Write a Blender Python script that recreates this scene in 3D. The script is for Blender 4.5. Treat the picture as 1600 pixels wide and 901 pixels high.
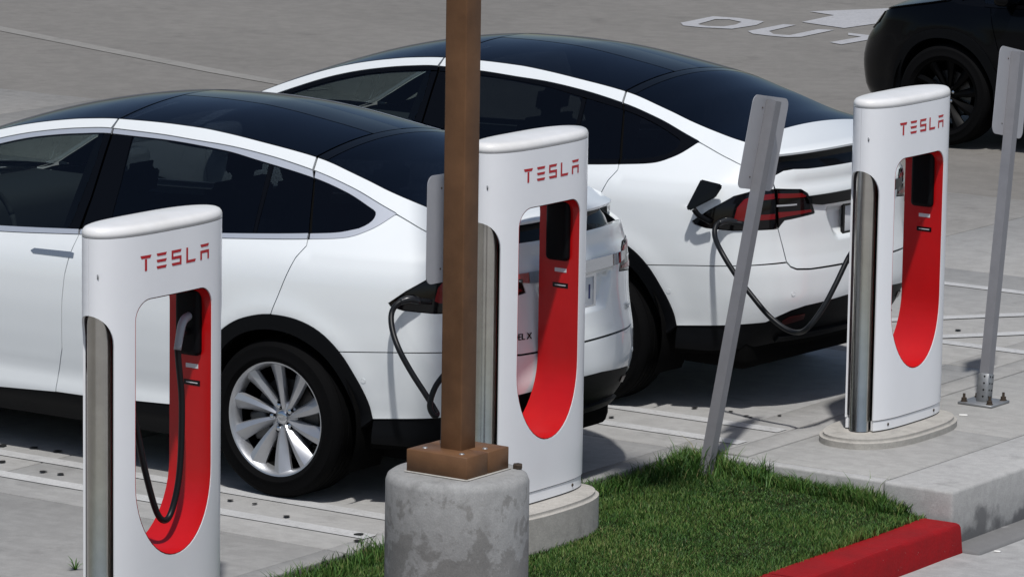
import bpy, bmesh, math, random
import numpy as np
from mathutils import Vector, Matrix
from mathutils.geometry import delaunay_2d_cdt
random.seed(7); RNG=np.random.default_rng(11)
for o in list(bpy.data.objects): bpy.data.objects.remove(o)
scene=bpy.context.scene
COL=scene.collection
# ------------------------------------------------------------------ camera
F,PITCH,ROLL,YAW=7000.,math.radians(9.742),math.radians(-.8696),math.radians(34.31)
CAM=Vector((12.3729,-17.1608,4.4973))
r0=Vector((math.cos(YAW),math.sin(YAW),0)); f0=Vector((-math.sin(YAW),math.cos(YAW),0)); zz=Vector((0,0,1))
fw=f0*math.cos(PITCH)-zz*math.sin(PITCH); up=zz*math.cos(PITCH)+f0*math.sin(PITCH)
cr,sr=math.cos(ROLL),math.sin(ROLL)
rt=r0*cr-up*sr; u2=r0*sr+up*cr
cam=bpy.data.cameras.new('camera'); camo=bpy.data.objects.new('camera',cam); COL.objects.link(camo)
M=Matrix((( rt.x,u2.x,-fw.x,CAM.x),(rt.y,u2.y,-fw.y,CAM.y),(rt.z,u2.z,-fw.z,CAM.z),(0,0,0,1)))
camo.matrix_world=M
cam.sensor_width=36; cam.lens=F/1600*36; cam.clip_start=.1; cam.clip_end=2000
scene.camera=camo
# ------------------------------------------------------------------ light
SUNV=Vector((.298,-.395,1.0)).normalized()      # towards the sun
world=bpy.data.worlds.new('World'); scene.world=world; world.use_nodes=True
wn=world.node_tree.nodes; wl=world.node_tree.links
for n in list(wn): wn.remove(n)
sky=wn.new('ShaderNodeTexSky'); sky.sky_type='NISHITA'; sky.sun_disc=False
sky.sun_elevation=math.asin(SUNV.z); sky.sun_rotation=math.atan2(SUNV.x,SUNV.y)
sky.air_density=1.0; sky.dust_density=1.5; sky.ozone_density=1.0
bg=wn.new('ShaderNodeBackground'); bg.inputs['Strength'].default_value=.075
wo=wn.new('ShaderNodeOutputWorld'); wl.new(sky.outputs[0],bg.inputs['Color']); wl.new(bg.outputs[0],wo.inputs['Surface'])
sun=bpy.data.lights.new('sun','SUN'); sun.energy=3.5; sun.angle=math.radians(1.8); sun.color=(1,.98,.955)
suno=bpy.data.objects.new('sun',sun); COL.objects.link(suno)
suno.rotation_euler=SUNV.to_track_quat('Z','Y').to_euler(); suno.location=(5,-8,17)
scene.view_settings.view_transform='Standard'; scene.view_settings.look='None'
scene.view_settings.exposure=0.0; scene.view_settings.gamma=1
# ------------------------------------------------------------------ car surface functions
# ---- car surface: x rearward from rear axle, y = lateral (+ = driver side), z up
PL=np.array([(1.075,0),(1.068,.2),(1.045,.37),(1.0,.53),(.93,.645),(.82,.75),(.66,.845),(.42,.922),(.15,.965),(-.15,.98),(-.6,.983),(-1.2,.98),(-1.8,.977),(-2.3,.982),(-2.7,.985),(-3.05,.972),(-3.35,.93),(-3.6,.85),(-3.78,.72),(-3.88,.52),(-3.93,.25),(-3.945,0)])
def catmull(P,n=40):
    P=np.asarray(P,float); Q=np.vstack([2*P[0]-P[1],P,2*P[-1]-P[-2]])
    # mirror ends so tangents at centreline are lateral
    Q[0]=[P[1][0],-P[1][1]]; Q[-1]=[P[-2][0],-P[-2][1]]
    out=[]
    for i in range(1,len(Q)-2):
        p0,p1,p2,p3=Q[i-1:i+3]
        t=np.linspace(0,1,n,endpoint=False)[:,None]
        d1=np.linalg.norm(p1-p0)**.5;d2=np.linalg.norm(p2-p1)**.5;d3=np.linalg.norm(p3-p2)**.5
        m1=(p1-p0)/d1-(p2-p0)/(d1+d2)+(p2-p1)/d2; m2=(p2-p1)/d2-(p3-p1)/(d2+d3)+(p3-p2)/d3
        m1=m1*d2;m2=m2*d2
        out.append((2*t**3-3*t**2+1)*p1+(t**3-2*t**2+t)*m1+(-2*t**3+3*t**2)*p2+(t**3-t**2)*m2)
    out.append(P[-1:])
    return np.vstack(out)
_c=catmull(PL); _d=np.r_[0,np.cumsum(np.linalg.norm(np.diff(_c,axis=0),axis=1))]
SL=_d[-1]
_s=np.linspace(0,SL,900); CX=np.interp(_s,_d,_c[:,0]); CY=np.interp(_s,_d,_c[:,1])
def _sm(a,k=15):
    p=np.r_[2*a[0]-a[k:0:-1],a,2*a[-1]-a[-2:-k-2:-1]]; w=np.hanning(2*k+1); w/=w.sum(); return np.convolve(p,w,'valid')
CX2=_sm(CX);CY2=_sm(CY)
TX=np.gradient(CX2,_s);TY=np.gradient(CY2,_s); n=np.hypot(TX,TY); NX=TY/n; NY=-TX/n   # outward normal (rear centre: +x)
def sp(tab):
    tab=np.array(tab,float)
    def f(v):
        # pchip-ish monotone cubic
        x,y=tab[:,0],tab[:,1]; h=np.diff(x); dl=np.diff(y)/h
        m=np.zeros(len(x)); m[0],m[-1]=dl[0],dl[-1]
        for i in range(1,len(x)-1):
            m[i]=0 if dl[i-1]*dl[i]<=0 else 2*dl[i-1]*dl[i]/(dl[i-1]+dl[i])
        v=np.asarray(v,float); vc=np.clip(v,x[0],x[-1]); i=np.clip(np.searchsorted(x,vc)-1,0,len(h)-1)
        t=(vc-x[i])/h[i]
        r=(2*t**3-3*t**2+1)*y[i]+(t**3-2*t**2+t)*h[i]*m[i]+(-2*t**3+3*t**2)*y[i+1]+(t**3-t**2)*h[i]*m[i+1]
        return r+np.where(v<x[0],(v-x[0])*m[0],0)+np.where(v>x[-1],(v-x[-1])*m[-1],0)
    return f
flank=sp([(.15,.12),(.25,.07),(.31,.034),(.35,.0285),(.42,.035),(.52,.022),(.64,.008),(.78,0),(.88,.004),(.95,.016),(1.0,.034),(1.05,.06)])
tumb=sp([(1.05,0),(1.15,.045),(1.3,.122),(1.45,.2),(1.56,.262),(1.66,.325),(1.75,.39)])
Tx=sp([(-3,.95),(-1.25,1.12),(-.6,1.36),(-.09,1.72),(.3,2.05),(.7,2.2),(1.1,2.2)])
rear=sp([(.15,.3),(.28,.17),(.38,.08),(.48,.025),(.6,0),(.7,.002),(.8,.018),(.9,.03),(1.0,.033),(1.1,.04),(1.2,.062),(1.3,.11),(1.5,.3)])
front=sp([(.15,.25),(.25,.1),(.38,.02),(.55,0),(.68,.02),(.78,.07),(.86,.17),(.93,.32),(1.0,.5),(1.1,.7)])
def sms(a,b,v):
    t=np.clip((v-a)/(b-a),0,1); return t*t*(3-2*t)
hsh=sp([(-3.2,0),(-2.0,.015),(-1,.05),(0,.09),(.5,.10),(1.1,.10)])
def inset(s,z):
    cx=np.interp(s,_s,CX2); nx=np.interp(s,_s,NX)
    z0=z; z=z-hsh(cx)*sms(.82,1.12,z)
    f=np.where(z<1.05,flank(np.minimum(z,1.05)),.06+Tx(cx)*tumb(np.maximum(z,1.05)))
    for ax in (0.,-2.965):
        rr=np.hypot(cx-ax,z0-.38); f=f-.009*np.exp(-((rr-.50)/.06)**2)*(z0<1.0)
    wr=sms(.25,.95,nx); wf=sms(.25,.95,-nx)
    r=rear(z0); 
    return f*(1-wr-wf)+wr*r+wf*front(z0)
def S(s,z):
    s=np.asarray(s,float);z=np.asarray(z,float)
    i=inset(s,z)
    return np.stack([np.interp(s,_s,CX2)-np.interp(s,_s,NX)*i, np.interp(s,_s,CY2)-np.interp(s,_s,NY)*i, z+0*s],-1)
def s_of_x(x): # flank part
    j=np.argmax(CY2); m=(_s>.0)
    return np.interp(-x,-CX2,_s)
# ------------------------------------------------------------------ materials
def mat(name,col,rough=.5,metal=0,spec=.5,coat=0,coat_rough=.03,noise=0,nscale=8,bump=0,bscale=60,col2=None,trans=0,ior=1.45):
    m=bpy.data.materials.new(name); m.use_nodes=True; nt=m.node_tree; b=nt.nodes['Principled BSDF']
    b.inputs['Base Color'].default_value=(*col,1); b.inputs['Roughness'].default_value=rough; b.inputs['Metallic'].default_value=metal
    b.inputs['Specular IOR Level'].default_value=spec; b.inputs['Coat Weight'].default_value=coat; b.inputs['Coat Roughness'].default_value=coat_rough
    b.inputs['IOR'].default_value=ior
    tc=nt.nodes.new('ShaderNodeTexCoord'); g=nt.nodes.new('ShaderNodeNewGeometry')
    if noise or col2:
        n=nt.nodes.new('ShaderNodeTexNoise'); n.inputs['Scale'].default_value=nscale; n.inputs['Detail'].default_value=8; n.inputs['Roughness'].default_value=.65
        nt.links.new(g.outputs['Position'],n.inputs['Vector'])
        rp=nt.nodes.new('ShaderNodeValToRGB'); rp.color_ramp.elements[0].position=.3; rp.color_ramp.elements[1].position=.7
        c2=col2 or tuple(max(0,c*(1-noise)) for c in col); rp.color_ramp.elements[0].color=(*c2,1); rp.color_ramp.elements[1].color=(*col,1)
        nt.links.new(n.outputs['Fac'],rp.inputs['Fac']); nt.links.new(rp.outputs['Color'],b.inputs['Base Color'])
    if bump:
        n2=nt.nodes.new('ShaderNodeTexNoise'); n2.inputs['Scale'].default_value=bscale; n2.inputs['Detail'].default_value=4
        nt.links.new(g.outputs['Position'],n2.inputs['Vector'])
        bp=nt.nodes.new('ShaderNodeBump'); bp.inputs['Strength'].default_value=bump; bp.inputs['Distance'].default_value=.01
        nt.links.new(n2.outputs['Fac'],bp.inputs['Height']); nt.links.new(bp.outputs['Normal'],b.inputs['Normal'])
    return m
def glass(name,tint,rough=.0,refl=.62):
    m=bpy.data.materials.new(name); m.use_nodes=True; nt=m.node_tree; nt.nodes.clear()
    out=nt.nodes.new('ShaderNodeOutputMaterial'); mx=nt.nodes.new('ShaderNodeMixShader'); fr=nt.nodes.new('ShaderNodeFresnel'); fr.inputs['IOR'].default_value=1.5
    t=nt.nodes.new('ShaderNodeBsdfTransparent'); t.inputs['Color'].default_value=(*tint,1); g=nt.nodes.new('ShaderNodeBsdfGlossy'); g.inputs['Roughness'].default_value=rough; g.inputs['Color'].default_value=(refl,refl*1.08,refl*1.25,1)  # gloss colour tinted blue to paint in a deep-blue sky reflection
    ge=nt.nodes.new('ShaderNodeNewGeometry'); mr=nt.nodes.new('ShaderNodeMapRange'); mr.inputs[3].default_value=1.5; mr.inputs[4].default_value=1/1.5   # thin sheet: same Fresnel from both sides
    nt.links.new(ge.outputs['Backfacing'],mr.inputs[0]); nt.links.new(mr.outputs[0],fr.inputs['IOR'])
    nt.links.new(fr.outputs[0],mx.inputs[0]); nt.links.new(t.outputs[0],mx.inputs[1]); nt.links.new(g.outputs[0],mx.inputs[2]); nt.links.new(mx.outputs[0],out.inputs[0])
    return m
def concrete(name,base,stain,dark,scale=1.0,streak=True,rough=.85):
    """cast concrete: large soft tone drift, blotchy stains, fine sand grain, faint trowel streaks"""
    m=bpy.data.materials.new(name); m.use_nodes=True; nt=m.node_tree; N=nt.nodes; L=nt.links; b=N['Principled BSDF']
    b.inputs['Roughness'].default_value=rough; b.inputs['Specular IOR Level'].default_value=.3
    g=N.new('ShaderNodeNewGeometry')
    def noise(sc,det=6,rg=.6,vec=None,dist=0):
        n=N.new('ShaderNodeTexNoise'); n.inputs['Scale'].default_value=sc; n.inputs['Detail'].default_value=det; n.inputs['Roughness'].default_value=rg; n.inputs['Distortion'].default_value=dist
        L.new(vec or g.outputs['Position'],n.inputs['Vector']); return n.outputs['Fac']
    def ramp(f,a,b_,c0,c1):
        r=N.new('ShaderNodeValToRGB'); r.color_ramp.elements[0].position=a; r.color_ramp.elements[1].position=b_
        r.color_ramp.elements[0].color=(*c0,1); r.color_ramp.elements[1].color=(*c1,1); L.new(f,r.inputs['Fac']); return r.outputs['Color']
    def mix(fac,a,b_,mode='MIX'):
        x=N.new('ShaderNodeMix'); x.data_type='RGBA'; x.blend_type=mode
        if isinstance(fac,float): x.inputs[0].default_value=fac
        else: L.new(fac,x.inputs[0])
        for i,v in ((6,a),(7,b_)):
            if isinstance(v,tuple): x.inputs[i].default_value=(*v,1)
            else: L.new(v,x.inputs[i])
        return x.outputs[2]
    c=ramp(noise(.55*scale,5,.6,dist=.4),.3,.7,stain,base)
    f2=ramp(noise(2.3*scale,8,.7),.56,.74,(0,0,0),(1,1,1)); c=mix(f2,c,dark)
    f3=ramp(noise(9*scale,6,.7),.42,.6,(.92,.92,.92),(1.04,1.04,1.04)); c=mix(1.0,c,f3,'MULTIPLY')
    f4=ramp(noise(160,3,.8),.3,.7,(.86,.86,.86),(1.1,1.1,1.1)); c=mix(1.0,c,f4,'MULTIPLY')
    if streak:
        mp=N.new('ShaderNodeMapping'); mp.inputs['Scale'].default_value=(1.2,14,1.2); L.new(g.outputs['Position'],mp.inputs['Vector'])
        f5=ramp(noise(1.6*scale,5,.6,mp.outputs[0]),.4,.65,(.955,.955,.955),(1.015,1.015,1.015)); c=mix(1.0,c,f5,'MULTIPLY')
    L.new(c,b.inputs['Base Color'])
    bp=N.new('ShaderNodeBump'); bp.inputs['Strength'].default_value=.35; bp.inputs['Distance'].default_value=.004
    L.new(noise(90,5,.7),bp.inputs['Height']); L.new(bp.outputs[0],b.inputs['Normal'])
    return m
MT={}
MT['white_paint']=mat('white_paint',(.745,.775,.785),.28,0,.5,1.0,.02,noise=.02,nscale=1.5)
MT['black_paint']=mat('black_paint',(.0008,.0011,.002),.18,0,.14,.12,.02)
MT['trim_black']=mat('black_plastic',(.0035,.004,.005),.5,0,.12,bump=.08,bscale=400)
MT['gloss_black']=mat('gloss_black',(.0015,.0015,.002),.08,spec=.3)
MT['bright_trim']=mat('satin_bright_trim',(.60,.63,.68),.36,.55)
MT['handle_metal']=mat('door_handle_metal',(.40,.42,.45),.25,.8)
MT['chrome']=mat('chrome',(.60,.62,.65),.05,1)
MT['window']=glass('window_glass',(.46,.52,.51))
MT['privacy']=glass('privacy_glass',(.075,.085,.095))
MT['roof_glass']=glass('roof_glass',(.03,.035,.045))
MT['inner']=mat('inner_black',(.004,.004,.004),.9,spec=.05)
MT['cabin']=mat('cabin_cloth',(.045,.047,.05),.8,spec=.2)
MT['alloy']=mat('silver_alloy',(.50,.51,.53),.36,.8,noise=.06,nscale=30)
MT['dark_alloy']=mat('black_alloy',(.0018,.0018,.002),.45,spec=.1)
MT['steel_dark']=mat('brake_steel',(.10,.10,.10),.5,.9)
MT['tyre']=mat('tyre_rubber',(.003,.003,.0033),.8,spec=.08,bump=.12,bscale=120)
MT['dim_red']=mat('dim_reflector',(.03,.003,.003),.3)
MT['lens_red']=mat('red_lens',(.14,.004,.006),.15,spec=.3,coat=.3)
MT['lens_dark']=mat('smoked_lens',(.0025,.002,.0025),.08,spec=.3,coat=.2)
MT['lens_clear']=mat('clear_lens',(.35,.36,.38),.1,coat=1)
MT['plate']=mat('plate_white',(.62,.64,.66),.4)
MT['plate_ink']=mat('plate_ink',(.01,.02,.12),.4)
MT['charger_white']=mat('charger_white',(.80,.81,.83),.32,coat=.3,coat_rough=.08,noise=.03,nscale=5)
MT['charger_top']=mat('charger_cap_dusty',(.77,.765,.76),.38,coat=.3,coat_rough=.15,col2=(.68,.67,.65),nscale=5)
MT['charger_red']=mat('charger_red',(.50,.004,.006),.38,coat=.15,coat_rough=.15,noise=.12,nscale=7)
MT['logo_red']=mat('logo_red',(.42,.012,.018),.45)
MT['stainless']=mat('stainless',(.62,.59,.54),.22,1,noise=.25,nscale=6)
MT['cable']=mat('cable_rubber',(.006,.007,.0085),.42,spec=.3)
MT['plug_black']=mat('plug_black',(.012,.013,.015),.3,spec=.5)
MT['handle']=mat('connector_grey',(.30,.33,.36),.3)
MT['brown']=mat('bronze_paint',(.175,.088,.042),.5,spec=.25,col2=(.105,.053,.026),nscale=5,bump=.05,bscale=90)
MT['post']=mat('galvanised_post',(.235,.235,.25),.55,.25,noise=.12,nscale=12)
MT['sign_back']=mat('aluminium_sign_back',(.42,.42,.44),.5,.35,noise=.06,nscale=14)
MT['galv']=mat('galvanised_steel',(.33,.34,.35),.5,.6,noise=.25,nscale=25)
MT['bolt']=mat('rusty_bolt',(.10,.075,.055),.6,.6,noise=.4,nscale=80)
MT['hole']=mat('dark_hole',(.01,.01,.01),.9,spec=.05)
MT['rust']=mat('rust_inside',(.09,.018,.008),.8)
MT['slab']=concrete('lot_concrete',(.335,.330,.318),(.290,.285,.274),(.215,.211,.202))
MT['lot_far']=concrete('far_lot_concrete',(.205,.194,.178),(.170,.161,.147),(.138,.130,.119),.6,False)
MT['slab_far']=concrete('outer_lot_concrete',(.275,.267,.253),(.235,.227,.214),(.18,.174,.163))
MT['walk']=concrete('pavement_concrete',(.365,.36,.345),(.315,.31,.297),(.27,.266,.254),1.1)
MT['road']=concrete('road_concrete',(.37,.368,.362),(.325,.323,.318),(.27,.268,.263),1.3)
MT['pad']=concrete('pad_concrete',(.43,.41,.375),(.35,.335,.305),(.26,.25,.23),3,False)
MT['seam']=concrete('seam_filler',(.255,.245,.228),(.225,.216,.2),(.19,.182,.168),1.5,False)
MT['soil']=mat('lawn_soil',(.030,.036,.014),.95,noise=.5,nscale=20,spec=.1)
MT['paint_line']=concrete('worn_white_paint',(.50,.50,.495),(.42,.42,.415),(.30,.298,.292),9,False,.7)
MT['paint_word']=concrete('word_white_paint',(.40,.40,.41),(.36,.36,.37),(.28,.28,.28),4,False,.7)
MT['tar']=mat('tar_spot',(.012,.012,.012),.85,noise=.5,nscale=60)
MT['paper']=mat('paper_scrap',(.7,.69,.66),.8)
# stained concrete pier: pale laitance peeling off a darker grey
def pier_mat():
    m=concrete('pier_concrete',(.33,.33,.325),(.24,.24,.235),(.2,.2,.195),2.5,False); nt=m.node_tree; N=nt.nodes; L=nt.links; b=N['Principled BSDF']
    src=b.inputs['Base Color'].links[0].from_socket
    tc=N.new('ShaderNodeNewGeometry'); n=N.new('ShaderNodeTexNoise'); n.inputs['Scale'].default_value=11; n.inputs['Detail'].default_value=8; n.inputs['Roughness'].default_value=.62; n.inputs['Distortion'].default_value=.3
    L.new(tc.outputs['Position'],n.inputs['Vector'])
    sx=N.new('ShaderNodeSeparateXYZ'); L.new(tc.outputs['Position'],sx.inputs[0])
    mr=N.new('ShaderNodeMapRange'); mr.inputs[1].default_value=.20; mr.inputs[2].default_value=.68; mr.inputs[3].default_value=.17; mr.inputs[4].default_value=-.16; L.new(sx.outputs['Z'],mr.inputs[0])
    ad=N.new('ShaderNodeMath'); ad.operation='ADD'; L.new(n.outputs['Fac'],ad.inputs[0]); L.new(mr.outputs[0],ad.inputs[1])
    rp=N.new('ShaderNodeValToRGB'); rp.color_ramp.elements[0].position=.49; rp.color_ramp.elements[1].position=.55; rp.color_ramp.elements[0].color=(0,0,0,1); rp.color_ramp.elements[1].color=(1,1,1,1); L.new(ad.outputs[0],rp.inputs[0])
    mx=N.new('ShaderNodeMix'); mx.data_type='RGBA'; L.new(rp.outputs[0],mx.inputs[0]); L.new(src,mx.inputs[6])
    mm=N.new('ShaderNodeMix'); mm.data_type='RGBA'; mm.blend_type='MULTIPLY'; mm.inputs[0].default_value=1; L.new(src,mm.inputs[6]); mm.inputs[7].default_value=(.70,.69,.675,1)
    L.new(mm.outputs[2],mx.inputs[7]); L.new(mx.outputs[2],b.inputs['Base Color']); return m
MT['pier']=pier_mat()
# platform wall with dark grime near its foot
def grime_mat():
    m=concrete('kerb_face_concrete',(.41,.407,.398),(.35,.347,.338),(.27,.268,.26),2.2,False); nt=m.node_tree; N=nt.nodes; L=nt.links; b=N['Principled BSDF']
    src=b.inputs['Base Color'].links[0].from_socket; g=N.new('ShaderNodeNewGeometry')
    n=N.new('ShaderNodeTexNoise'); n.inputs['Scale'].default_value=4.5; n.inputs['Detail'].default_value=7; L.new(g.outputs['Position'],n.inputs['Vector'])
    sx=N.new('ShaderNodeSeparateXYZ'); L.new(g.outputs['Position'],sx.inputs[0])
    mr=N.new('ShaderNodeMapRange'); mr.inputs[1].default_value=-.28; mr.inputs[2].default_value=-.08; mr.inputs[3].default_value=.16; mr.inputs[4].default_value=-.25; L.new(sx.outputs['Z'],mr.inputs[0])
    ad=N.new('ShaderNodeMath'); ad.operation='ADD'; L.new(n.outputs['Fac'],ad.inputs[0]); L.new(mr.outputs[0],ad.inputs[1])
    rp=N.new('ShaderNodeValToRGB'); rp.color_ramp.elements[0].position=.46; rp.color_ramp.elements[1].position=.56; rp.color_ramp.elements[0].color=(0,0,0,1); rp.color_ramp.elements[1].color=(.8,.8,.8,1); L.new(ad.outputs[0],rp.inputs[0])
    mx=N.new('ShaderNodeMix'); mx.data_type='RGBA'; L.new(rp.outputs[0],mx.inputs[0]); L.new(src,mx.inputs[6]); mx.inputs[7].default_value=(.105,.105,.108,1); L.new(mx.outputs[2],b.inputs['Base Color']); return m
def chip(m,col,scale,th):
    nt=m.node_tree; N=nt.nodes; L=nt.links; b=N['Principled BSDF']; src=b.inputs['Base Color'].links[0].from_socket
    g=N.new('ShaderNodeNewGeometry'); n=N.new('ShaderNodeTexNoise'); n.inputs['Scale'].default_value=scale; n.inputs['Detail'].default_value=6; n.inputs['Roughness'].default_value=.7; L.new(g.outputs['Position'],n.inputs['Vector'])
    rp=N.new('ShaderNodeValToRGB'); rp.color_ramp.elements[0].position=th; rp.color_ramp.elements[1].position=th+.02; rp.color_ramp.elements[0].color=(0,0,0,1); rp.color_ramp.elements[1].color=(.8,.8,.8,1); L.new(n.outputs['Fac'],rp.inputs[0])
    mx=N.new('ShaderNodeMix'); mx.data_type='RGBA'; L.new(rp.outputs[0],mx.inputs[0]); L.new(src,mx.inputs[6]); mx.inputs[7].default_value=(*col,1); L.new(mx.outputs[2],b.inputs['Base Color']); return m
MT['kerb_face']=grime_mat()
MT['kerb_red']=chip(mat('worn_red_kerb_paint',(.285,.007,.010),.65,spec=.15,col2=(.20,.009,.011),nscale=6,bump=.3,bscale=70),(.33,.27,.25),42,.68)
def grass_mat():
    m=bpy.data.materials.new('grass_blades'); m.use_nodes=True; nt=m.node_tree; N=nt.nodes; L=nt.links; b=N['Principled BSDF']
    b.inputs['Roughness'].default_value=.55; b.inputs['Specular IOR Level'].default_value=.25
    a=N.new('ShaderNodeAttribute'); a.attribute_name='tone'
    rp=N.new('ShaderNodeValToRGB'); e=rp.color_ramp.elements; e[0].position=0; e[0].color=(.019,.055,.011,1); e[1].position=1; e[1].color=(.20,.185,.08,1)
    x=e.new(.5); x.color=(.046,.118,.021,1); x=e.new(.86); x.color=(.105,.185,.038,1)
    L.new(a.outputs['Fac'],rp.inputs[0]); L.new(rp.outputs[0],b.inputs['Base Color'])
    return m
MT['grass']=grass_mat()
# ------------------------------------------------------------------ mesh helpers
def mesh(name,V,Fc,smooth=True,normals=None):
    me=bpy.data.meshes.new(name); me.from_pydata([tuple(map(float,v)) for v in V],[],[tuple(map(int,f)) for f in Fc]); me.update()
    if smooth: me.polygons.foreach_set('use_smooth',[True]*len(me.polygons))
    return me
def link(me,name,m,parent=None,loc=None):
    o=bpy.data.objects.new(name,me); COL.objects.link(o)
    if me is not None:
        if not me.materials: me.materials.append(None)
        o.material_slots[0].link='OBJECT'; o.material_slots[0].material=m if not isinstance(m,str) else MT[m]
    if parent is not None: o.parent=parent
    if loc is not None: o.location=loc
    return o
def empty(name,loc=(0,0,0),rz=0):
    o=bpy.data.objects.new(name,None); COL.objects.link(o); o.location=loc; o.rotation_euler=(0,0,rz); o.empty_display_size=.1; return o
def tag(o,label=None,cat=None,group=None,kind=None):
    for k,v in (('label',label),('category',cat),('group',group),('kind',kind)):
        if v: o[k]=v
    return o
def sharp(me,ang=35):
    bm=bmesh.new(); bm.from_mesh(me)
    for e in bm.edges:
        e.smooth=not(len(e.link_faces)==2 and e.calc_face_angle(0)>math.radians(ang))
    bm.to_mesh(me); bm.free(); return me
def boxm(name,x0,x1,y0,y1,z0,z1,bev=0,seg=2):
    bm=bmesh.new(); v=[bm.verts.new(p) for p in ((x0,y0,z0),(x1,y0,z0),(x1,y1,z0),(x0,y1,z0),(x0,y0,z1),(x1,y0,z1),(x1,y1,z1),(x0,y1,z1))]
    for f in ((0,3,2,1),(4,5,6,7),(0,1,5,4),(1,2,6,5),(2,3,7,6),(3,0,4,7)): bm.faces.new([v[i] for i in f])
    if bev: bmesh.ops.bevel(bm,geom=bm.edges[:],offset=bev,segments=seg,affect='EDGES',profile=.5)
    me=bpy.data.meshes.new(name); bm.to_mesh(me); bm.free()
    if bev:
        me.polygons.foreach_set('use_smooth',[True]*len(me.polygons)); sharp(me,50)
    return me
def lathe(name,prof,n=48,axis='z',close=False):
    V=[];Fc=[]
    for i in range(n):
        t=2*math.pi*i/n; c,s=math.cos(t),math.sin(t)
        for r,h in prof: V.append((r*c,r*s,h) if axis=='z' else (r*c,h,r*s))
    k=len(prof); fl=(axis=='y')
    for i in range(n):
        j=(i+1)%n
        for a in range(k-1):
            q=(i*k+a,j*k+a,j*k+a+1,i*k+a+1); Fc.append(q[::-1] if fl else q)
    me=mesh(name,V,Fc); bm=bmesh.new(); bm.from_mesh(me); bmesh.ops.remove_doubles(bm,verts=bm.verts,dist=1e-5); bm.to_mesh(me); bm.free(); return sharp(me,40)
def smoothpts(P,n=8):
    P=[np.array(p,float) for p in P]; P=[2*P[0]-P[1]]+P+[2*P[-1]-P[-2]]; out=[]
    for i in range(1,len(P)-2):
        for t in np.linspace(0,1,n,endpoint=False):
            p0,p1,p2,p3=P[i-1:i+3]; out.append(.5*((2*p1)+(-p0+p2)*t+(2*p0-5*p1+4*p2-p3)*t*t+(-p0+3*p1-3*p2+p3)*t**3))
    out.append(P[-2]); return out
def tubem(name,P,r,n=12,smooth=8,cap=True):
    pts=smoothpts(P,smooth) if smooth else [np.array(p,float) for p in P]; V=[];Fc=[]; up=None
    rr=r if hasattr(r,'__len__') else [r]*len(pts)
    if len(rr)!=len(pts): rr=np.interp(np.linspace(0,1,len(pts)),np.linspace(0,1,len(rr)),rr)
    for i,p in enumerate(pts):
        t=pts[min(i+1,len(pts)-1)]-pts[max(i-1,0)]; t=t/(np.linalg.norm(t)+1e-12)
        if up is None: up=np.cross(t,[.3,.2,.9]); up/=np.linalg.norm(up)
        up=up-t*(up@t); up/=np.linalg.norm(up); b=np.cross(t,up)
        for k in range(n):
            a=2*math.pi*k/n; V.append(p+rr[i]*(math.cos(a)*up+math.sin(a)*b))
    m=len(pts)
    for i in range(m-1):
        for k in range(n):
            k2=(k+1)%n; Fc.append((i*n+k,i*n+k2,(i+1)*n+k2,(i+1)*n+k))
    if cap: Fc.append(tuple(range(n))[::-1]); Fc.append(tuple(range((m-1)*n,m*n)))
    return mesh(name,V,Fc)
def resample(P,step,closed=True):
    P=np.asarray(P,float); Q=np.vstack([P,P[:1]]) if closed else P; out=[]
    for a,b in zip(Q[:-1],Q[1:]):
        n=max(1,int(math.ceil(np.linalg.norm(b-a)/step))); 
        for t in range(n): out.append(a+(b-a)*t/n)
    if not closed: out.append(Q[-1])
    return np.array(out)
def area2(P): x,y=P[:,0],P[:,1]; return .5*np.sum(x*np.roll(y,-1)-y*np.roll(x,-1))
def shrink(P,g):
    """offset a closed polyline inward by g"""
    if not g: return P
    sg=1 if area2(P)>0 else -1
    a=P-np.roll(P,1,0); b=np.roll(P,-1,0)-P
    na=np.stack([-a[:,1],a[:,0]],1); nb=np.stack([-b[:,1],b[:,0]],1)
    na/=np.linalg.norm(na,axis=1)[:,None]+1e-12; nb/=np.linalg.norm(nb,axis=1)[:,None]+1e-12
    n=na+nb; l=np.linalg.norm(n,axis=1)[:,None]; n=n/(l+1e-9); k=1/np.clip(np.sum(n*na,1),.5,1)
    return P+sg*n*(g*k)[:,None]
def inpoly(Q,P):
    x,y=Q[:,0],Q[:,1]; r=np.zeros(len(Q),bool); A=P;B=np.roll(P,-1,0)
    for (ax,ay),(bx,by) in zip(A,B):
        c=((ay>y)!=(by>y)); 
        if ay!=by: r^=c&(x<(bx-ax)*(y-ay)/(by-ay)+ax)
    return r
def dist_poly(Q,P):
    A=P;B=np.roll(P,-1,0); d=np.full(len(Q),1e9)
    for a,b in zip(A,B):
        ab=b-a; t=np.clip(((Q-a)@ab)/(ab@ab+1e-12),0,1); d=np.minimum(d,np.linalg.norm(Q-(a+t[:,None]*ab),axis=1))
    return d
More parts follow.
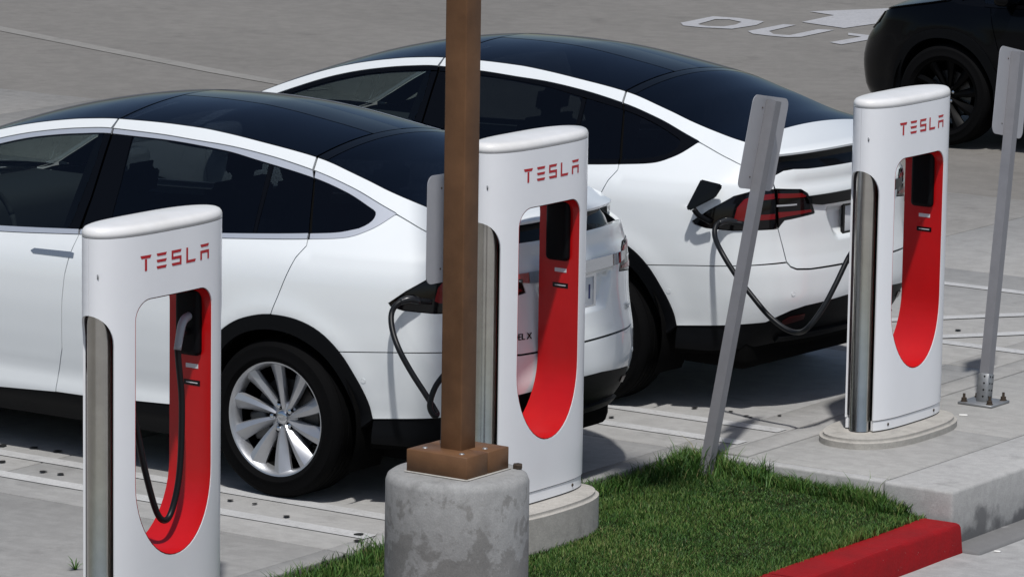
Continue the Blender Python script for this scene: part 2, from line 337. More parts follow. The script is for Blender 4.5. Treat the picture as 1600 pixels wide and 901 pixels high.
def patch_data(outline,fmap,res=.04,holes=(),gap=.0025,depth=.018,step=None):
    step=step or res*.6
    outs=[shrink(resample(outline,step),gap)]+[shrink(resample(h,step),-gap) for h in holes]
    O=outs[0]; lo=O.min(0); hi=O.max(0)
    gx=np.arange(lo[0]+res*.5,hi[0],res); gy=np.arange(lo[1]+res*.5,hi[1],res*.87)
    Gx,Gy=np.meshgrid(gx,gy); Gx[1::2]+=res*.5; Q=np.stack([Gx.ravel(),Gy.ravel()],1)
    if len(Q):
        k=inpoly(Q,O); 
        for h in outs[1:]: k&=~inpoly(Q,h)
        Q=Q[k]
    if len(Q):
        k=np.ones(len(Q),bool)
        for o in outs: k&=dist_poly(Q,o)>res*.42
        Q=Q[k]
    pts=[];edges=[]
    for o in outs:
        b=len(pts); n=len(o); pts+= [tuple(p) for p in o]; edges+=[(b+i,b+(i+1)%n) for i in range(n)]
    nb=len(pts); pts+=[tuple(p) for p in Q]
    vv,ee,ff,ov,oe,of=delaunay_2d_cdt([Vector(p) for p in pts],edges,[],0,1e-7)
    U=np.array([tuple(v) for v in vv]); T=[f for f in ff]
    cen=np.array([U[list(f)].mean(0) for f in T]); k=inpoly(cen,O)
    for h in outs[1:]: k&=~inpoly(cen,h)
    T=[f for f,kk in zip(T,k) if kk]
    P3=fmap(U); e=1e-4
    Nn=np.cross(fmap(U+[e,0])-P3,fmap(U+[0,e])-P3); Nn/=np.linalg.norm(Nn,axis=1)[:,None]+1e-15
    return U,T,P3,Nn
def patch(name,outline,fmap,res=.04,holes=(),gap=.0025,depth=.018,off=0,flip=False,step=None):
    """a panel: polygon in surface coordinates, laid on fmap, with returned edges"""
    U,T,P,Nn=patch_data(outline,fmap,res,holes,gap,depth,step)
    if flip: Nn=-Nn
    # orientation of triangles against Nn
    T2=[]
    for f in T:
        a,b,c=P[f[0]],P[f[1]],P[f[2]]
        T2.append(f if np.dot(np.cross(b-a,c-a),Nn[f[0]])>0 else f[::-1])
    P=P+Nn*off
    V=list(P); Fc=list(T2); NV=list(Nn)
    if depth:
        from collections import Counter
        cnt=Counter()
        for f in T2:
            for i in range(len(f)): cnt[(f[i],f[(i+1)%len(f)])]+=1
        be=[e for e in cnt if (e[1],e[0]) not in cnt]
        mp={}
        for a,b in be:
            ed=P[b]-P[a]; sn=np.cross(ed,Nn[a]); sn/=np.linalg.norm(sn)+1e-12
            i=len(V); V+= [P[a],P[b],P[b]-Nn[b]*depth,P[a]-Nn[a]*depth]; NV+=[sn]*4; Fc.append((i+1,i,i+3,i+2))
    me=mesh(name,V,Fc)
    me.normals_split_custom_set_from_vertices([tuple(map(float,n)) for n in NV])
    return me
def mirrored(me,name=None):
    m=bpy.data.meshes.new(name or me.name); n=len(me.vertices); co=np.empty(n*3); me.vertices.foreach_get('co',co); co=co.reshape(-1,3)*[1,-1,1]
    fs=[tuple(p.vertices)[::-1] for p in me.polygons]; m.from_pydata([tuple(c) for c in co],[],fs); m.update()
    m.polygons.foreach_set('use_smooth',[True]*len(m.polygons)); 
    vn=np.empty(n*3); 
    try:
        cn=np.zeros((n,3))
        for l,c in zip(me.loops,me.corner_normals): cn[l.vertex_index]=c.vector
        m.normals_split_custom_set_from_vertices([tuple(c) for c in cn*[1,-1,1]])
    except Exception: pass
    return m
# ------------------------------------------------------------------ the car (x rearward from rear axle, driver side = -y)
def SF(U):
    U=np.asarray(U,float); s=U[:,0]; P=S(np.abs(s),U[:,1]); P[:,1]*=-np.where(s>=0,1.,-1.); return P
BT=[(.70,1.335),(.812,1.355),(.931,1.374),(1.105,1.402),(1.409,1.472),(1.742,1.547),(2.047,1.589),(2.298,1.618),(2.447,1.629),(2.697,1.635),(2.914,1.632),(3.118,1.617),(3.282,1.595),(3.446,1.565),(3.602,1.526),(3.9,1.425),(4.2,1.295),(4.45,1.17),(4.6,1.095),(4.75,1.055),(5.0,1.01),(5.3,.955),(5.6,.885),(5.85,.83),(6.1,.79),(6.2796,.775)]
ztop=sp(BT)
crown=sp([(.6,.035),(1.0,.05),(1.74,.065),(2.4,.072),(2.9,.070),(3.6,.062),(4.2,.07),(4.65,.09),(5.2,.06),(5.8,.02),(6.28,.0)])
def CAP(U):
    U=np.asarray(U,float); s=U[:,0]; v=U[:,1]/.6; P=S(s,ztop(s)); P[:,1]*=-v; P[:,2]+=crown(s)*(1-v*v); return P
def seg(tab,a,b):
    """portion of polyline tab (sorted by s) between s=a and s=b, in that order"""
    T=sorted(tab); xs=[t[0] for t in T]; f=sp(T); lo,hi=min(a,b),max(a,b); n=max(2,int((hi-lo)/.022)+1)
    r=[(float(x),float(f(x))) for x in np.linspace(lo,hi,n)]
    return r if a<b else r[::-1]
BL=[(1.15,1.342),(1.467,1.433),(1.727,1.491),(2.016,1.538),(2.266,1.564),(2.413,1.571),(2.668,1.583),(2.942,1.586),(3.129,1.571),(3.375,1.534),(3.582,1.486),(3.85,1.395),(4.1,1.295),(4.35,1.175),(4.56,1.075)]
WT=[(1.283,1.35),(1.489,1.414),(1.709,1.462),(2.062,1.516),(2.254,1.542),(2.658,1.563),(2.929,1.564),(3.133,1.547),(3.366,1.513),(3.572,1.463),(3.82,1.38),(4.05,1.285),(4.28,1.17),(4.40,1.105)]
WB=[(1.33,1.275),(1.436,1.252),(1.573,1.238),(2.059,1.196),(2.916,1.131),(3.409,1.099),(3.9,1.078),(4.36,1.068)]
CL=[(1.156,1.339),(1.26,1.275),(1.381,1.234),(1.549,1.216),(2.047,1.175),(2.906,1.108),(3.399,1.073),(3.9,1.052),(4.3,1.042),(4.58,1.05)]
DF=[(2.925,1.562),(2.909,1.274),(2.91,1.119),(2.927,1.026),(2.946,.918),(2.957,.794),(2.962,.696),(2.972,.553),(3.01,.421),(3.022,.335)]   # front/rear door seam, top to bottom
DR=[(1.713,1.474),(1.66,1.369),(1.587,1.237),(1.572,1.185),(1.605,1.134),(1.659,.989),(1.703,.866)]
ARC=[(1.179,.421),(1.2,.504),(1.253,.608),(1.336,.728),(1.439,.812),(1.562,.856),(1.695,.865),(1.8,.85),(1.913,.809),(2.009,.737),(2.095,.62),(2.145,.5),(2.165,.372)]
ARCI=[(1.255,.36),(1.27,.46),(1.315,.57),(1.39,.675),(1.48,.742),(1.59,.785),(1.70,.795),(1.80,.782),(1.90,.742),(1.985,.672),(2.05,.575),(2.085,.47),(2.095,.36)]
def dense(P,n=4): return [tuple(map(float,p)) for p in smoothpts(P,n)]
ARC=dense(ARC); ARCI=dense(ARCI)
SFW=4.66    # s of the front axle
def fa(P): return [(SFW+(s-1.68)*1.0,z) for s,z in P]
FARC=fa(ARC); FARCI=fa(ARCI)
SILL=[(2.165,.372),(2.345,.36),(2.858,.337),(3.023,.334),(3.403,.313),(3.9,.30),(4.2,.30)]
LIGHT=[(1.1,.968),(1.02,1.025),(.888,1.10),(.782,1.128),(.64,1.134),(.489,1.127),(.45,1.105),(.433,1.07),(.415,1.03),(.403,1.0),(.606,.978),(.63,.955),(.645,.935),(.884,.928),(1.031,.939),(1.09,.955)]
GATE=[(.645,.935),(.621,.854),(.599,.768),(.575,.742),(.54,.728),(.452,.722),(.187,.724),(0,.724)]
BUMPTOP=[(1.336,.728),(1.087,.742),(.835,.75),(.599,.765)]
BUMPLOW=[(1.179,.421),(.908,.435),(.70,.452),(.63,.485),(.56,.512),(.475,.53),(.169,.553),(0,.556)]
HSEAM=[(.79,1.232),(.843,1.247),(.915,1.271),(1.149,1.339)]
def mir(P): return [(-s,z) for s,z in P]
MESH={}
def build_meshes():
    D={}
    S_=dict(fmap=SF,flip=True)
    # quarter panel
    q=[DR[2]]+DR[3:]                                            # from chrome line down the door seam to the arch
    q=[(1.579,1.2135)]+DR[3:]
    arch_up=[p for p in ARC if p[0]<1.70 and p[1]>.73][::-1]     # from arch top backwards down to the bumper seam
    q+=arch_up+[(1.336,.728)]
    q+=BUMPTOP[1:]+[(.621,.854),(.645,.935)]+LIGHT[::-1][3:4]
    q=q[:-1]+[(.884,.928),(1.031,.939),(1.09,.955),(1.1,.968),(1.02,1.025),(.888,1.10),(.782,1.128),(.665,1.135),(.67,1.17),(.70,1.212),(.79,1.232)]
    q+=HSEAM[1:]+seg(CL,1.16,1.575)
    D['quarter_panel']=patch('quarter_panel',q,res=.035,**S_)
    # rear door
    rd=[(2.908,1.108)]+DF[3:]+[(2.858,.337),(2.345,.36),(2.165,.372)]+[p for p in ARC if p[0]>1.703][::-1]+[(1.703,.866)]
    rd+=DR[::-1][1:4]+[(1.579,1.2135)]+seg(CL,1.60,2.90)
    D['rear_door']=patch('rear_door',rd,res=.04,**S_)
    # front door
    fs=[(4.30,1.042),(4.27,.95),(4.22,.80),(4.16,.62),(4.13,.45),(4.16,.30)]
    fd=seg(CL,2.906,4.30)+fs[1:]+[(3.9,.30),(3.403,.313),(3.023,.334)]+DF[3:][::-1][1:]
    D['front_door']=patch('front_door',fd,res=.045,**S_)
    # front fender
    f1=[p for p in FARC if p[0]<5.25]
    rearside=[p for p in FARC if p[1]<.95]
    fe=fs[:1]+seg(CL,4.32,4.58)[1:]+[(4.62,1.065)]+seg([(s,z-.012) for s,z in BT],4.72,5.35)+[(5.42,.80),(5.30,.62),(5.22,.50),FARC[-1]]
    fe+=[]
    # arch from front foot (larger s) back to rear foot (smaller s)
    fe=fe[:-1]+FARC[::-1][2:-3]+[(4.24,.66),(4.20,.50),(4.17,.42)]+fs[::-1][1:-1]
    D['front_fender']=patch('front_fender',fe,res=.045,**S_)
    # roof rails
    r1=seg(BT,1.747,2.915)+[(2.925,1.60)]+seg(BL,2.93,1.735)
    D['roof_rail_rear']=patch('roof_rail',r1,res=.03,**S_)
    r2=seg(BT,2.92,4.55)+seg(BL,4.56,2.94)
    D['roof_rail_front']=patch('roof_rail',r2,res=.035,**S_)
    dp=seg(BT,1.74,.70)+[(.725,1.27)]+HSEAM+seg(BL,1.16,1.727)
    D['rear_pillar']=patch('rear_pillar',dp,res=.03,**S_)
    # window surround
    tip=[(1.283,1.35)]+[(1.272,1.343),(1.266,1.332),(1.267,1.320),(1.273,1.309),(1.286,1.297),(1.305,1.286)]+[(1.33,1.275)]
    D['trim_top_rear']=patch('window_trim',seg(BL,1.735,2.925)+seg(WT,2.92,1.712),res=.03,gap=.001,depth=.012,off=-.003,**S_)
    D['trim_top_front']=patch('window_trim',seg(BL,2.935,4.54)+seg(WT,4.40,2.932),res=.03,gap=.001,depth=.012,off=-.003,**S_)
    D['trim_low_rear']=patch('window_trim',seg(WB,1.59,2.906)+seg(CL,2.904,1.584),res=.03,gap=.001,depth=.012,off=.002,**S_)
    D['trim_low_front']=patch('window_trim',seg(WB,2.918,4.34)+seg(CL,4.36,2.912),res=.03,gap=.001,depth=.012,off=.002,**S_)
    D['trim_tip']=patch('window_trim',seg(BL,1.15,1.716)+seg(WT,1.705,1.29)+tip[1:]+seg(WB,1.34,1.582)+seg(CL,1.572,1.16),res=.025,gap=.001,depth=.012,off=-.001,**S_)
    # panes
    G=dict(gap=.0,depth=.006,off=-.006)
    D['front_pane']=patch('front_window',seg(WT,2.975,4.39)+seg(WB,4.35,2.992)+[(2.977,1.162),(2.96,1.44)],res=.05,**G,**S_)
    D['pillar_front']=patch('door_pillar',[(2.93,1.562),(2.972,1.558),(2.958,1.44),(2.974,1.162),(2.988,1.128),(2.92,1.133),(2.913,1.274)],res=.03,gap=.001,depth=.01,off=-.004,**S_)
    D['pillar_rear']=patch('door_pillar',[(2.918,1.562),(2.80,1.563),(2.765,1.35),(2.74,1.146),(2.904,1.134),(2.903,1.274)],res=.03,gap=.001,depth=.01,off=-.004,**S_)
    D['rear_pane']=patch('rear_window',seg(WT,1.985,2.797)+[(2.765,1.35)]+seg(WB,2.74,1.90),res=.05,**G,**S_)
    D['vent_pane']=patch('rear_vent_window',seg(WT,1.712,1.955)+[(1.878,1.213)]+seg(WB,1.87,1.592)+[(1.664,1.369)],res=.04,**G,**S_)
    D['pane_bar']=patch('window_divider',[(1.957,1.497),(1.983,1.502),(1.898,1.212),(1.880,1.213)],res=.02,gap=0,depth=.008,off=-.005,**S_)
    D['quarter_pane']=patch('quarter_window',[(1.70,1.46)]+seg(WT,1.69,1.30)+tip[1:]+seg(WB,1.345,1.575)+[(1.65,1.369)],res=.04,**G,**S_)
    # rear light
    D['light_outer']=patch('tail_light',[p for p in LIGHT if p[0]>.66][:0]+[(1.1,.968),(1.02,1.025),(.888,1.10),(.782,1.128),(.662,1.134),(.650,.936),(.884,.928),(1.031,.939),(1.09,.955)],res=.025,off=.001,**S_)
    D['light_inner']=patch('tail_light',[(.655,1.133),(.489,1.127),(.45,1.105),(.433,1.07),(.415,1.03),(.403,1.0),(.606,.978),(.63,.955),(.644,.936)],res=.025,off=.001,**S_)
    D['red_outer']=patch('light_lens',[(.668,1.114),(.78,1.106),(.835,1.085),(.87,1.045),(.885,.985),(.86,.975),(.664,.985),(.664,1.012),(.825,1.005),(.815,1.05),(.77,1.078),(.667,1.088)],res=.02,gap=0,depth=.004,off=.0035,**S_)
    D['red_upper']=patch('light_lens',[(.647,1.114),(.495,1.109),(.466,1.094),(.460,1.088),(.647,1.09)],res=.02,gap=0,depth=.004,off=.0035,**S_)
    D['red_lower']=patch('light_lens',[(.647,1.020),(.435,1.022),(.426,1.010),(.60,.996),(.643,.990)],res=.02,gap=0,depth=.004,off=.0035,**S_)
    D['light_glint']=patch('lens_glint',[(.655,1.057),(.53,1.058),(.53,1.050),(.655,1.048)],res=.02,gap=0,depth=.003,off=.003,**S_)  # pale strip painting a fixed glint onto the smoked lens
    # tailgate, one panel across the car
    half=[(0,1.228),(.25,1.228),(.42,1.228),(.53,1.232),(.60,1.226),(.655,1.205),(.668,1.17),(.658,1.137)]
    lo=[(.489,1.127),(.45,1.105),(.433,1.07),(.415,1.03),(.403,1.0),(.606,.978),(.63,.955)]+GATE
    h=half+lo
    rec=[(.335,1.035),(.30,.95),(.255,.875),(.225,.853),(0,.846)]; rec=np.array(rec+[(-a,b) for a,b in rec[::-1][1:]])
    def GF(U):
        P=SF(U); 
        ins=inpoly(U,rec); d=dist_poly(U,rec); dd=np.where(ins,sms(0,.045,d),0)
        P[:,0]-=.042*dd; 
        # shelf: slight hollow between ledge and bar
        P[:,0]-=.012*np.exp(-((U[:,1]-1.155)/.035)**2)*sms(.75,.45,np.abs(U[:,0]))
        return P
    D['tailgate']=patch('tailgate',h+mir(h)[::-1][1:-1],GF,res=.024,flip=True,depth=.06)
    D['gate_bar']=patch('tailgate_bar',[(.47,1.092),(0,1.098),(-.47,1.092),(-.452,1.052),(-.36,1.04),(0,1.042),(.36,1.04),(.452,1.052)],SF,res=.03,gap=0,depth=.02,off=.014,flip=True)
    D['rear_panel']=patch('rear_panel',[(.66,1.16),(.66,1.26),(.60,1.33),(0,1.36),(-.60,1.33),(-.66,1.26),(-.66,1.16)],SF,res=.05,gap=0,depth=.01,off=-.062,flip=True)
    # bumper
    b=BUMPTOP[:-1]+[(.599,.762),(.575,.738),(.54,.724),(.452,.718),(0,.719)]
    bb=[(1.253,.608),(1.2,.504)]
    lowr=BUMPLOW
    ring=BUMPLOW[::-1]+[p for p in ARC if p[0]<1.335 and .43<p[1]<.727]+b                   # centre low -> arch -> seam -> centre top
    D['rear_bumper']=patch('rear_bumper',ring+mir(ring)[::-1][1:-1],SF,res=.035,flip=True,depth=.02)
    lb=BUMPLOW+[(0,.30)]+[]
    lowp=[(0,.345),(.45,.335),(.64,.318),(.80,.30),(1.0,.29),(1.19,.30)]
    ring=lowp+BUMPLOW
    D['lower_bumper']=patch('lower_bumper',ring+mir(ring)[::-1][1:-1],SF,res=.05,flip=True,depth=.05,off=-.006)
    D['reflector']=patch('reflector',[(.60,.43),(.46,.455),(.46,.483),(.56,.475),(.60,.455)],res=.03,gap=0,depth=.004,off=-.002,**S_)
    D['diffuser']=patch('diffuser',[(.60,.37),(.30,.385),(0,.39),(-.30,.385),(-.60,.37),(-.62,.345),(0,.36),(.62,.345)],SF,res=.05,gap=0,depth=.02,off=.012,flip=True)
    # claddings
    D['arch_trim']=patch('arch_trim',ARC+ARCI[::-1],res=.03,gap=0,depth=.045,off=.006,**S_)
    D['arch_trim_front']=patch('arch_trim',FARC+FARCI[::-1],res=.03,gap=0,depth=.045,off=.006,**S_)
    D['sill']=patch('sill_trim',SILL[:-1]+[(4.15,.30),(4.15,.19),(2.10,.20),(2.12,.36)],res=.06,gap=.001,depth=.04,off=-.004,**S_)
    # front end
    nose=[(5.34,.935)]+seg([(s,z-.012) for s,z in BT],5.37,6.2796)
    fb=nose+[(6.2796,.33),(5.7,.30),(5.25,.31),(5.13,.36),(5.16,.42)]+[p for p in FARC[::-1] if p[0]>5.05 and p[1]>.45][:2]+[(5.21,.55),(5.30,.63),(5.42,.80)]
    fb=nose+[(6.2796,.33),(5.7,.30),(5.25,.31),(5.15,.37),(5.13,.47),(5.22,.51),(5.30,.63),(5.41,.80)]
    D['front_bumper']=patch('front_bumper',fb,res=.05,**S_)
    D['head_light']=patch('head_light',[(5.30,.935),(5.45,.895),(5.75,.815),(5.70,.775),(5.5,.79),(5.36,.85)],res=.03,gap=0,depth=.02,off=.008,**S_)
    D['hood']=patch('hood',[(4.70,-.585)]+[(4.70,t) for t in (-.3,0,.3)]+[(4.70,.585),(5.3,.59),(5.9,.59),(6.18,.57),(6.2,.3),(6.2,0),(6.2,-.3),(6.18,-.57),(5.9,-.59),(5.3,-.59)],CAP,res=.06)
    # roof glazing
    W=.597
    D['hatch_glass']=patch('hatch_glass',[(.80,-W),(.80,0),(.80,W),(1.68,W),(1.68,0),(1.68,-W)],CAP,res=.05,gap=.0,depth=.006)
    D['roof_beam']=patch('roof_beam',[(1.685,-W),(1.685,W),(1.742,W),(1.742,-W)],CAP,res=.03,gap=.001,depth=.02)
    D['roof_pane']=patch('roof_pane',[(1.75,.125),(1.75,W),(2.90,W),(2.90,.125)],CAP,res=.05,gap=.002,depth=.008)
    D['roof_spine']=patch('roof_spine',[(1.745,-.122),(1.745,.122),(2.90,.122),(2.90,-.122)],CAP,res=.04,gap=.001,depth=.02,off=.001)
    D['front_roof_glass']=patch('front_roof_glass',[(2.912,-W),(2.912,0),(2.912,W),(3.55,W),(3.55,0),(3.55,-W)],CAP,res=.06,gap=.001,depth=.008)
    D['windscreen']=patch('windscreen',[(3.55,-W),(3.55,0),(3.55,W),(4.62,W),(4.64,0),(4.62,-W)],CAP,res=.06,gap=.0,depth=.004)
    # inner shell, with wheel openings
    hole=ARCI+[(2.095,.2),(1.255,.2)]; fh=fa(ARCI)+[(SFW+.415,.2),(SFW-.425,.2)]
    e=[(0,.24),(1.24,.24)]+ARCI+[(2.10,.22),(SFW-.43,.22)]+fa(ARCI)+[(SFW+.42,.24),(6.2,.3),(6.2,.74)]+[(5.4,.88),(4.7,1.0),(4.2,1.02),(2.9,1.08),(2.0,1.14),(1.5,1.17),(1.0,1.2),(.6,1.14),(0,1.14)]
    for i,bk in enumerate(([(2.80,1.585),(3.02,1.575),(3.04,1.08),(2.84,1.09)],[(1.60,1.47),(1.83,1.52),(1.72,1.18),(1.50,1.18)],[(1.70,1.54),(1.78,1.55),(1.78,1.47),(1.68,1.45)],[(2.88,1.625),(2.98,1.622),(2.98,1.56),(2.88,1.56)])): D['backing%d'%i]=patch('pillar_lining',bk,res=.05,gap=0,depth=0,off=-.024,**S_)
    D['mirror_base']=patch('mirror_base',[(4.1,1.045),(4.05,1.25),(4.3,1.15),(4.6,1.085),(4.74,1.04),(4.72,1.0),(4.2,1.0)],res=.06,gap=0,depth=0,off=-.014,**S_)
    D['cowl']=patch('cowl',[(4.58,-.59),(4.58,.59),(4.73,.59),(4.73,-.59)],CAP,res=.06,gap=0,depth=0,off=-.012)
    D['lining_front']=patch('pillar_lining',seg([(s,z-.004) for s,z in BT],2.90,4.53)+seg(WT,4.40,2.90),res=.06,gap=0,depth=0,off=-.02,**S_)
    D['lining_rear']=patch('pillar_lining',seg([(s,z-.004) for s,z in BT],1.72,2.90)+seg(WT,2.90,1.72),res=.06,gap=0,depth=0,off=-.02,**S_)
    D['inner_shell']=patch('inner_shell',e,res=.12,gap=0,depth=0,off=-.055,step=.06,**S_)
    return D
def wheel_meshes():
    D={}
    tp=[(.262,-.118),(.270,-.128),(.30,-.136),(.335,-.135),(.358,-.125),(.369,-.105)]
    for a in (-.075,-.035,.0,.035,.075): tp+=[(.372,a-.014),(.372,a+.010),(.364,a+.0115),(.364,a+.0155),(.372,a+.017)]
    tp+=[(.369,.105),(.366,.112),(.358,.125),(.346,.132),(.345,.1335),(.330,.136),(.302,.1365),(.300,.138),(.292,.138),(.290,.135),(.276,.129),(.268,.120),(.262,.112)]
    D['tyre']=lathe('tyre',[(r,-a) for r,a in tp],72,'y')
    rp=[(.262,.108),(.2715,.114),(.2725,.118),(.2695,.1215),(.262,.119),(.258,.112),(.250,.095),(.244,.055)]
    D['barrel']=lathe('wheel_barrel',[(.244,-.055),(.241,-.02),(.24,.11)],60,'y')
    D['rim']=lathe('rim',[(r,-a) for r,a in rp],72,'y')
    # one turbine spoke, along +x (radius), face towards -y
    V=[];Fc=[]; n=11
    for i in range(n):
        t=i/(n-1); r=.040+.218*t; sw=math.radians(5)*t**1.3
        hw=(.0165+.0285*t**1.15); a0=.062+.040*t**.8; 
        sec=[(-hw,a0-.018),(-hw*.86,a0-.002),(-hw*.15,a0+.006),(hw*.55,a0-.008),(hw,a0-.026),(hw*.9,a0-.045),(-hw*.7,a0-.04)]
        for w,a in sec:
            x,z=r,w; c,s=math.cos(sw),math.sin(sw); V.append((x*c-z*s,-a,x*s+z*c))
    k=7
    for i in range(n-1):
        for j in range(k): Fc.append((i*k+j,i*k+(j+1)%k,(i+1)*k+(j+1)%k,(i+1)*k+j))
    Fc.append(tuple(range(k))[::-1]); Fc.append(tuple(range((n-1)*k,n*k)))
    me=mesh('spoke',V,Fc); bm=bmesh.new(); bm.from_mesh(me); bmesh.ops.recalc_face_normals(bm,faces=bm.faces); bm.to_mesh(me); bm.free(); D['spoke']=sharp(me,32)
    D['hub']=lathe('hub',[(.0001,-.060),(.04,-.060),(.066,-.056),(.078,-.046),(.080,-.01)],40,'y')
    D['cap']=lathe('hub_cap',[(.0001,-.0735),(.014,-.073),(.027,-.071),(.0305,-.068),(.031,-.055)],32,'y')
    D['well']=lathe('lug_well',[(.0001,-.0),(.0175,-.0),(.0195,-.006),(.0205,-.006)],20,'y')
    D['nut']=lathe('lug_nut',[(.0001,-.013),(.007,-.0125),(.0115,-.010),(.0125,-.001)],6,'y')
    D['disc']=lathe('brake_disc',[(.06,-.02),(.178,-.02),(.18,-.016),(.18,.01),(.06,.01)],48,'y')
    bm=bmesh.new()
    D['caliper']=boxm('brake_caliper',.10,.20,-.055,.03,-.07,.07,.02,2)
    V=[];Fc=[]
    for i in range(25):
        t=math.radians(-28+i*236/24); 
        for y in (0,.26): V.append((.445*math.cos(t),y,.445*math.sin(t)))
    for i in range(24): Fc.append((2*i,2*i+1,2*i+3,2*i+2))
    D['liner']=mesh('wheel_arch_liner',V,Fc)
    return D
def interior_meshes():
    D={}
    D['tub']=boxm('cabin_floor',-2.75,.75,-.80,.80,.30,.62,.05)
    D['dash']=boxm('dashboard',-2.95,-2.35,-.80,.80,.75,1.09,.08,3)
    def seat(x,y,w):
        bm=bmesh.new()
        def bx(x0,x1,y0,y1,z0,z1,tilt=0):
            r=bmesh.ops.create_cube(bm,size=1); vs=r['verts']
            for v in vs:
                v.co=Vector(((x0+x1)/2+v.co.x*(x1-x0),(y0+y1)/2+v.co.y*(y1-y0),(z0+z1)/2+v.co.z*(z1-z0)))
                v.co.x+=tilt*(v.co.z-z0)
            bmesh.ops.bevel(bm,geom=[e for e in bm.edges if e.verts[0] in vs],offset=.045,segments=3,affect='EDGES')
        bx(x-.30,x+.22,y-w,y+w,.55,.76); bx(x+.16,x+.29,y-w,y+w,.68,1.22,.28); bx(x+.33,x+.43,y-.13,y+.13,1.22,1.40,.2)
        me=bpy.data.meshes.new('seat'); bm.to_mesh(me); bm.free(); me.polygons.foreach_set('use_smooth',[True]*len(me.polygons)); return me
    for i,(x,y) in enumerate(((-1.65,-.42),(-1.65,.42),(-.75,-.42),(-.75,.42),(.05,-.36),(.05,.36))): D['seat%d'%i]=seat(x,y,.24)
    me=tubem('steering_wheel',[(0,.185*math.cos(a),.185*math.sin(a)) for a in np.linspace(0,2*math.pi,25)],.015,8,2); D['steer']=me
    return D
def text_mesh(body,size,ext=.002):
    cu=bpy.data.curves.new('lettering','FONT'); cu.body=body; cu.size=size; cu.extrude=ext; cu.align_x='CENTER'; cu.align_y='CENTER'
    o=bpy.data.objects.new('tmp',cu); COL.objects.link(o); dg=bpy.context.evaluated_depsgraph_get(); me=bpy.data.meshes.new_from_object(o.evaluated_get(dg)); bpy.data.objects.remove(o); bpy.data.curves.remove(cu); return me
CM=build_meshes(); WM=wheel_meshes(); IM=interior_meshes()
for k in list(CM):
    if k not in ('tailgate','gate_bar','rear_panel','rear_bumper','lower_bumper','diffuser','hood','hatch_glass','roof_beam','roof_spine','windscreen','cowl','front_roof_glass'): CM[k+'_r']=mirrored(CM[k])
# spoiler blade
def spoiler_mesh():
    V=[];Fc=[]; n=33
    e=CAP([(.80,0.)])[0]
    for i in range(n):
        v=-1+2*i/(n-1); f=CAP([(.805,v*.6*.995)])[0]; y=f[1]; a=abs(v)
        xt=.955-.115*a**2.6; zt=1.318-.012*a**2
        zf=f[2]+.002; xf=f[0]
        sec=[(xf,zf),(xf+(xt-xf)*.35,zf-(zf-zt)*.40),(xf+(xt-xf)*.7,zf-(zf-zt)*.77),(xt-.008,zt+.002),(xt,zt-.006),(xt-.004,zt-.017),(xt-.02,zt-.022),(xf+.04,zt-.012),(xf,zf-.05)]
        for x,z in sec: V.append((x,y,z))
    k=9
    for i in range(n-1):
        for j in range(k): Fc.append((i*k+j,(i+1)*k+j,(i+1)*k+(j+1)%k,i*k+(j+1)%k))
    Fc.append(tuple(range(k))); Fc.append(tuple(range((n-1)*k,n*k))[::-1])
    me=mesh('spoiler',V,Fc); bm=bmesh.new(); bm.from_mesh(me); bmesh.ops.recalc_face_normals(bm,faces=bm.faces); bm.to_mesh(me); bm.free(); return sharp(me,38)
CM['spoiler']=spoiler_mesh()
